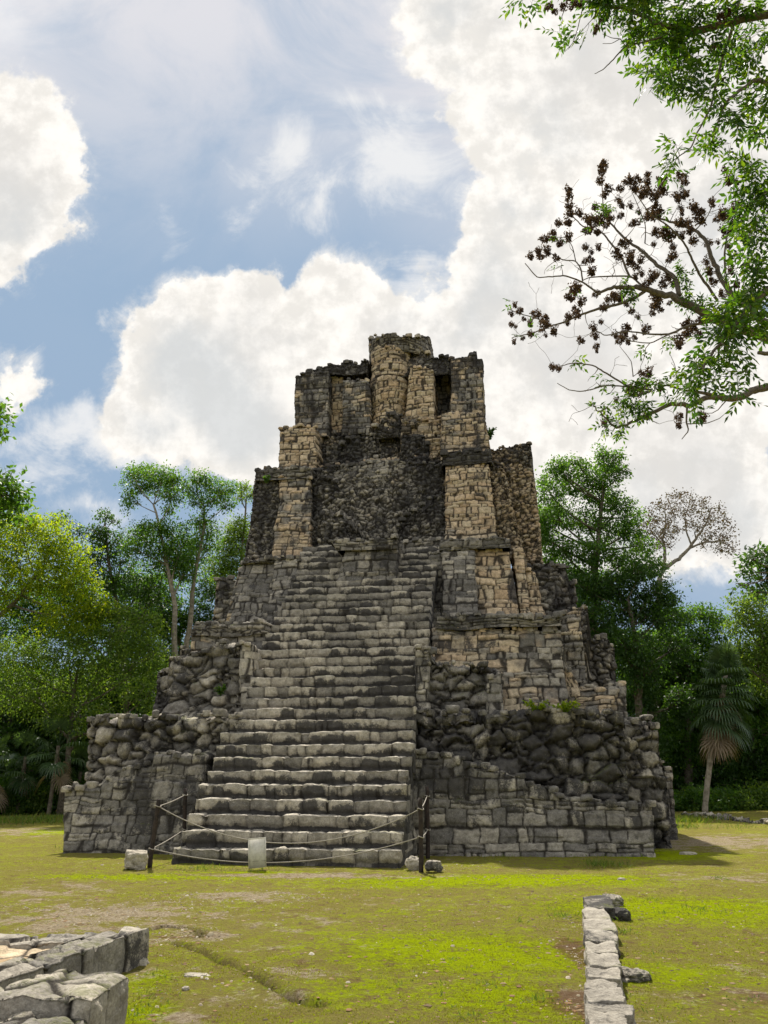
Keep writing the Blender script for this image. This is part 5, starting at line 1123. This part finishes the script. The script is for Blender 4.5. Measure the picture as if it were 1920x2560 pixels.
PODS = [(690, 75, 34), (680, 120, 26), (670, 165, 30), (470, 215, 26), (485, 260, 28), (490, 310, 26), (480, 350, 30), (530, 350, 28), (640, 320, 26), (420, 410, 24), (470, 410, 32), (335, 510, 28), (380, 500, 32), (430, 530, 28), (480, 490, 34), (300, 575, 22), (350, 570, 32), (250, 612, 26), (310, 620, 26), (400, 620, 22),
 (590, 390, 34), (620, 420, 36), (590, 460, 30), (660, 400, 34), (700, 350, 30), (720, 390, 30), (650, 470, 26), (700, 430, 20), (690, 250, 26), (720, 215, 28), (790, 210, 26), (840, 165, 36), (880, 160, 28), (870, 200, 34), (920, 220, 36), (950, 130, 26), (940, 160, 28), (960, 235, 32), (1040, 160, 34), (1030, 200, 34), (1010, 240, 32), (975, 265, 24), (1050, 230, 26),
 (1140, 140, 28), (1160, 165, 30), (1110, 250, 28), (1150, 240, 32), (1180, 235, 20), (1130, 275, 20), (770, 270, 24), (785, 305, 26), (840, 305, 22), (890, 345, 18), (785, 370, 22), (960, 350, 38), (1000, 340, 36), (990, 375, 32), (940, 375, 22), (850, 422, 18), (885, 415, 26), (1210, 310, 30), (1235, 340, 28), (1265, 345, 20), (1250, 390, 42), (1140, 320, 20), (1150, 350, 18),
 (1125, 412, 28), (1160, 415, 32), (1195, 420, 30), (1200, 455, 30), (1005, 475, 32), (1050, 480, 30), (1070, 510, 34), (1100, 480, 24), (1150, 480, 24), (1100, 555, 22), (985, 540, 18), (1225, 520, 30), (1310, 535, 26), (1330, 280, 24), (1325, 310, 18), (1400, 100, 22), (1430, 145, 36), (1460, 170, 26), (1390, 345, 30), (1360, 385, 26), (1410, 380, 32), (1460, 320, 36), (1440, 360, 30), (1385, 445, 22), (1420, 465, 22), (1455, 430, 34), (1395, 500, 16), (1360, 525, 16), (1510, 480, 34), (1530, 510, 30),
 (655, 550, 22), (580, 555, 22), (610, 580, 18), (575, 640, 20), (605, 630, 22), (615, 690, 32), (765, 610, 34), (820, 540, 32), (785, 535, 18), (850, 590, 26), (840, 625, 34), (910, 625, 28), (870, 672, 24), (905, 705, 22), (875, 725, 20), (975, 722, 32), (1000, 715, 26), (1050, 745, 30), (1030, 780, 26), (1090, 760, 26), (940, 770, 26), (1100, 605, 30), (1075, 630, 22), (1290, 635, 24), (1310, 690, 30), (1440, 685, 26), (1335, 770, 28), (1475, 775, 28), (1400, 840, 28), (1430, 550, 20), (640, 832, 24), (510, 800, 36), (500, 850, 34), (555, 880, 28), (540, 795, 22),
 (740, 860, 34), (780, 850, 34), (700, 905, 28), (680, 915, 22), (820, 880, 24), (990, 860, 34), (1010, 880, 34), (985, 905, 26), (1015, 925, 22), (970, 950, 20), (1075, 890, 16), (515, 930, 26), (480, 965, 24), (520, 960, 24), (465, 995, 22), (160, 895, 18), (185, 935, 22), (135, 945, 20), (285, 955, 30), (335, 985, 28), (250, 1000, 22), (325, 1030, 32), (390, 1050, 28), (210, 985, 14), (340, 1078, 14), (140, 1015, 18), (165, 1030, 12), (205, 1100, 14), (155, 1115, 16), (255, 1070, 22), (672, 1000, 16), (620, 1025, 24), (630, 1070, 26), (545, 1110, 22), (640, 1145, 20), (645, 1170, 14),
 (750, 1070, 22), (810, 1045, 28), (800, 1080, 26), (780, 1110, 24), (830, 1110, 20), (865, 1095, 18), (935, 1045, 28), (885, 965, 18), (850, 940, 18), (1185, 1030, 34), (1180, 1065, 34), (1130, 1100, 36), (1130, 1130, 24), (1220, 1010, 26), (1270, 985, 26), (1240, 1065, 26), (385, 1265, 24), (420, 1275, 20), (905, 1305, 20), (950, 1295, 30), (935, 1370, 24), (1010, 1375, 26), (850, 1420, 30), (890, 1420, 26), (760, 1460, 18), (690, 1590, 26), (935, 1545, 24), (1130, 1560, 24), (1130, 1600, 24), (1280, 1560, 28), (1260, 1545, 18)]
tips = [pc5(x, y + s_ * .3, r_.uniform(-.3, .7)) for x, y, s_ in PODS]; npod = len(tips)
# fine bare twigs between
for _ in range(230):
    x, y = r_.normal(850, 300), r_.normal(600, 330)
    if 200 < x < 1500 and 120 < y < 1150 and (x + y * .2) > 360: tips.append(pc5(x, y, r_.uniform(-.3, .8)))
for _ in range(40): tips.append(pc5(r_.uniform(450, 1300), r_.uniform(1200, 1620), -0.9 + r_.uniform(-.2, .2)))
LV = [(670, 345, 50), (720, 340, 40), (640, 440, 30), (430, 510, 25), (415, 670, 22), (500, 790, 28), (1130, 680, 55), (1150, 740, 60), (1190, 790, 40), (820, 800, 55), (850, 830, 50), (1160, 860, 60), (1220, 880, 60), (1290, 900, 60), (1060, 345, 35), (1070, 470, 35), (910, 370, 25), (1290, 680, 35), (1400, 720, 40), (1010, 1070, 25), (1060, 1110, 40), (940, 1170, 40), (860, 980, 30), (530, 1220, 35), (700, 1350, 40), (850, 1390, 55), (900, 1350, 50), (1000, 1370, 50), (1030, 1340, 35), (820, 1450, 55), (790, 1490, 60),
      (870, 1480, 50), (950, 1500, 60), (900, 1540, 50), (1060, 1430, 30), (640, 1520, 40), (680, 1495, 30), (700, 1620, 45), (760, 1600, 45), (780, 1650, 40), (800, 1560, 30), (1240, 1550, 25), (1300, 1530, 20), (140, 1085, 22), (255, 1060, 22), (150, 895, 14), (1160, 1370, 50), (1120, 1330, 35)]
tb, dirs = grow(limbs, tips, r_, 0.0058, 0.10, 6)
e = empty('seed_head_tree', tuple(TB), 'near tree reaching in from the right with dark brown seed clusters on bare twigs', 'tree')
V, Q = cat_vq([(v - TB, q_) for v, q_ in tb]); mk('branches', V, Q, M_TWIG, e)
def podmesh(seed, rs=1.0):
    rr = np.random.default_rng(seed); n = 190; d = rdir(rr, n); c0 = d * (0.35 + 0.65 * rr.random(n) ** .5)[:, None] * np.array([0.75, .75, 1.05])
    lob = 1 + 0.45 * np.sin(d[:, 0] * 4 + seed) * np.sin(d[:, 2] * 4 + seed * 2); c0 = c0 * lob[:, None]; c0[: n // 3] = c0[: n // 3] * .6 + rdir(rr, 1) * .75; c0[n // 3: n // 2] = c0[n // 3: n // 2] * .5 + rdir(rr, 1) * .8
    D = d + rdir(rr, n) * .7; D /= np.linalg.norm(D, axis=1)[:, None]; Ls = rr.uniform(.22, .40, n)
    V1, Q1 = kites(c0 - D * Ls[:, None] * .4, D, rdir(rr, n), Ls, Ls * .42, True)
    V2, Q2 = kites(c0 - D * Ls[:, None] * .3, np.cross(D, rdir(rr, n)) + D * .3, D, Ls * .9, Ls * .40, True)
    return cat_vq([(V1, Q1), (V2, Q2)])
PM = [podmesh(i) for i in range(5)]; pms = []
order = sorted(range(npod), key=lambda i: -PODS[i][2]); rest = []
for k, i in enumerate(order):
    sz = PODS[i][2] / 2.37 / F * YT * 1.32
    if k < 100:
        if k < 5:
            o = mk('seed_cluster', PM[k][0], PM[k][1], M_PODS, e, smooth=False); pms.append(o)
        else:
            o = pms[k % 5].copy(); scene.collection.objects.link(o); o.parent = e
        o.location = tuple(np.array(pc5(PODS[i][0], PODS[i][1], 0)) * 0 + tips[i] - TB + np.array([0, 0, sz * .2])); o.scale = (sz, sz, sz); o.rotation_euler = (r_.uniform(-.5, .5), r_.uniform(-.5, .5), r_.uniform(0, 6))
    else: rest.append((PM[k % 5][0] * sz + tips[i] - TB, PM[k % 5][1]))
V, Q = cat_vq(rest); o = mk('small_seed_clusters', V, Q, M_PODS, e, smooth=False); o['kind'] = 'stuff'
def sprays(centers, r_, leaflet=0.085, per=7, up=0.0, hang=0.5):
    """pinnate leaves: paired leaflets along a drooping midrib. centers: (p, radius, count)"""
    LP, LD, LN, rib = [], [], [], []
    for c_, rad, cnt in centers:
        for _ in range(cnt):
            p = np.array(c_) + rdir(r_, 1)[0] * rad * r_.random() ** .5 * np.array([1, .9, .9]); d = rdir(r_, 1)[0] + np.array([-.25, -.1, -hang]); d = nrm(d); ln = leaflet * per * .34
            s_ = nrm(np.cross(d, (0, 0, 1.0) + r_.normal(size=3) * .4)); n_ = nrm(np.cross(s_, d)); q_ = p + d * ln + np.array([0, 0, -.12 * ln])
            rib.append(tube(np.array([p, (p + q_) / 2 + n_ * .01, q_]), [0.0016, 0.0014, 0.001], 4))
            for k in range(per):
                t = (k // 2 + 1) / (per // 2 + 1) if k < per - 1 else 1.0; sg = 0 if k == per - 1 else (1 if k % 2 else -1)
                LP.append(p * (1 - t) + q_ * t); LD.append(nrm(d * .75 + s_ * sg * .95 + r_.normal(size=3) * .16 + np.array([0, 0, -.15]))); LN.append(nrm(n_ + r_.normal(size=3) * .3))
    LP, LD, LN = map(np.array, (LP, LD, LN)); Ls = leaflet * r_.uniform(.7, 1.2, len(LP))
    V, Q = kites(LP, LD, LN, Ls, Ls * .19, True)
    return cat_vq([(V, Q)]), cat_vq(rib)
cen = [(pc5(x, y, r_.uniform(-.2, .4)) - TB if y < 1180 else pc5(x, y, -0.9) - TB, s_ / 2.37 / F * YT * .9, max(2, int((s_ / 13) ** 2 * .75))) for x, y, s_ in LV]
(V, Q), (V2, Q2) = sprays(cen, r_, 0.076, 5); mk('leaves', V, Q, ML['near'], e, smooth=False); stk = mk('leaf_stalks', V2, Q2, M_TWIG, e); stk['kind'] = 'stuff'

# ---- near leafy tree hanging over the upper right corner
YN = 7.6; r_ = np.random.default_rng(81)
p6 = lambda x, y, dy=0.0: W(1250 + x / 2.476, y / 2.476, YN + dy)
p5 = lambda x, y, dy=0.0: W(1220 + x / 2.37, 380 + y / 2.37, YN + dy)
G6 = [(130, 5, 40), (180, -20, 50), (560, 20, 60), (610, 55, 50), (680, 90, 50), (700, 20, 70), (760, 40, 60), (820, 100, 80), (840, 170, 80), (900, 200, 80), (980, 150, 110), (1000, 260, 100), (1080, 200, 110), (1060, 330, 100), (1150, 260, 100), (1160, 380, 100), (1010, 60, 110), (900, 30, 90), (1120, 80, 110), (1240, 60, 110), (1180, 160, 90), (1350, 40, 90), (1480, 40, 90), (1600, 40, 90),
      (890, 410, 40), (920, 440, 40), (970, 420, 60), (930, 545, 35), (1010, 470, 70), (1080, 450, 80), (1060, 540, 60), (1150, 470, 80), (1150, 560, 50), (1230, 480, 80), (1250, 580, 60), (1300, 550, 50), (1300, 620, 45), (1320, 650, 25), (1230, 340, 70), (1320, 260, 80), (1400, 200, 70), (1440, 280, 80), (1400, 340, 60), (1520, 240, 80), (1600, 200, 70), (1560, 320, 80), (1630, 300, 60), (1480, 380, 60), (1400, 420, 50),
      (1420, 600, 60), (1380, 680, 60), (1460, 680, 60), (1350, 740, 40), (1300, 830, 45), (1310, 880, 45), (1300, 930, 35), (1360, 850, 40), (1380, 900, 30), (1420, 890, 30), (1500, 640, 70), (1540, 560, 60), (1480, 760, 50), (1560, 760, 70), (1600, 640, 70), (1640, 500, 60), (1620, 800, 60), (1090, 890, 38), (1130, 900, 28), (1050, 950, 35), (1030, 1010, 30), (1030, 1060, 26), (1110, 1010, 22), (370, 195, 24), (410, 230, 32), (430, 200, 26), (540, 190, 26)]
G5 = [(1480, 110, 60), (1560, 60, 70), (1620, 120, 70), (1540, 200, 70), (1620, 260, 80), (1560, 330, 80), (1500, 390, 60), (1620, 400, 80), (1500, 460, 50), (1580, 490, 70), (1640, 540, 60), (1540, 590, 50), (1490, 640, 40), (1580, 650, 70), (1470, 690, 30), (1560, 740, 70), (1640, 700, 50), (1620, 820, 70), (1540, 830, 60), (1440, 880, 60), (1390, 920, 50), (1480, 940, 80), (1580, 920, 80), (1400, 990, 60), (1360, 1050, 55), (1450, 1040, 70), (1540, 1010, 60), (1620, 1000, 50),
      (1340, 1120, 55), (1420, 1130, 70), (1490, 1120, 50), (1290, 1180, 50), (1250, 1220, 40), (1360, 1190, 50), (1470, 1190, 50), (1200, 1260, 40), (1180, 1300, 35), (1260, 1270, 45), (1240, 1330, 40), (1360, 1290, 40), (1400, 1340, 45), (1460, 1300, 40), (1190, 1390, 40), (1240, 1400, 45), (1160, 1450, 35), (1230, 1440, 35), (1500, 1400, 30), (1490, 1440, 22), (1540, 1290, 25), (1620, 1080, 30)]
NB = np.array([p5(2300, 1500)[0], YN - .6, 0.0])
e = empty('leafy_tree', tuple(NB), 'near leafy tree with bright backlit pinnate leaves filling the upper right corner', 'tree')
lim = [([NB, NB + np.array([0, 0, 3.5]), p5(2200, 900), p5(2050, 200), p6(2100, 100), p6(1900, -250)], 0.17, 0.10),
       ([p5(2200, 900), p5(1900, 800), p5(1700, 780), p5(1560, 900), p5(1450, 1050), p5(1340, 1180), p5(1220, 1380)], 0.06, 0.008), ([p6(2100, 100), p6(1800, 60), p6(1500, 120), p6(1200, 200), p6(1000, 160), p6(800, 60), p6(560, 20), p6(200, -40)], 0.07, 0.008),
       ([p6(1480, 0), p6(1460, 100), p6(1420, 230), p6(1370, 380), p6(1330, 560), p6(1300, 680), p6(1220, 820), p6(1185, 915), p6(1110, 965), p6(1040, 1020)], 0.022, 0.005), ([p5(2050, 200), p5(1750, 150), p5(1560, 300), p5(1500, 400)], 0.05, 0.01),
       ([p6(1900, 700), p6(1600, 480), p6(1400, 620), p6(1310, 850)], 0.04, 0.008), ([p6(520, -60), p6(510, 60), p6(480, 180), p6(450, 270), p6(400, 320)], 0.008, 0.003), ([p6(640, 60), p6(560, 130), p6(500, 200)], 0.006, 0.003),
       ([p6(1000, 230), p6(830, 275), p6(770, 290), p6(700, 370), p6(640, 430), p6(585, 458)], 0.014, 0.004), ([p6(780, 290), p6(745, 240), p6(690, 235), p6(635, 210)], 0.007, 0.003), ([p6(745, 240), p6(690, 270), p6(635, 270)], 0.005, 0.003), ([p5(2200, 900), p5(1800, 1180), p5(1700, 1200), p5(1600, 1190)], 0.05, 0.02)]
allc = [(p6(x, y, r_.uniform(-.3, .5)), s_, 2.476) for x, y, s_ in G6] + [(p5(x, y, r_.uniform(-.3, .5)), s_, 2.37) for x, y, s_ in G5]
# the rest of the crown out of frame, above and to the right
for _ in range(60): allc.append((p6(r_.uniform(300, 2300), r_.uniform(-700, -80), r_.uniform(-1, 1.5)), 110, 2.4))
for _ in range(45): allc.append((p6(r_.uniform(1750, 2500), r_.uniform(-100, 1900), r_.uniform(-1, 1.5)), 100, 2.4))
tb, _ = grow(lim, [a[0] for a in allc], r_, 0.005, 0.10, 6)
V, Q = cat_vq([(v - NB, q_) for v, q_ in tb]); mk('branches', V, Q, M_TWIG, e)
cen = [(p - NB, s_ / k / F * YN * 1.0, max(3, int((s_ / 15) ** 2 * (.46 if k > 2.4 else .62)))) for p, s_, k in allc]
(V, Q), (V2, Q2) = sprays(cen, r_, 0.104, 7); mk('leaves', V, Q, ML['near'], e, smooth=False); stk = mk('leaf_stalks', V2, Q2, M_TWIG, e); stk['kind'] = 'stuff'
for k, (x, y, s_) in enumerate([(300, 40, 34), (345, 75, 30), (400, 40, 34), (450, 30, 36), (490, 30, 26), (600, 170, 26), (590, 195, 22), (625, 130, 18), (1370, 110, 40), (1400, 90, 40), (1320, 300, 24), (1380, 490, 16)]):
    o = pms[k % 5].copy(); scene.collection.objects.link(o); o.parent = e; sz = s_ / 2.476 / F * YN * 1.1; o.scale = (sz,) * 3; o.location = tuple(p6(x, y, -.2) - NB); o.rotation_euler = (k, .3, k * 2)
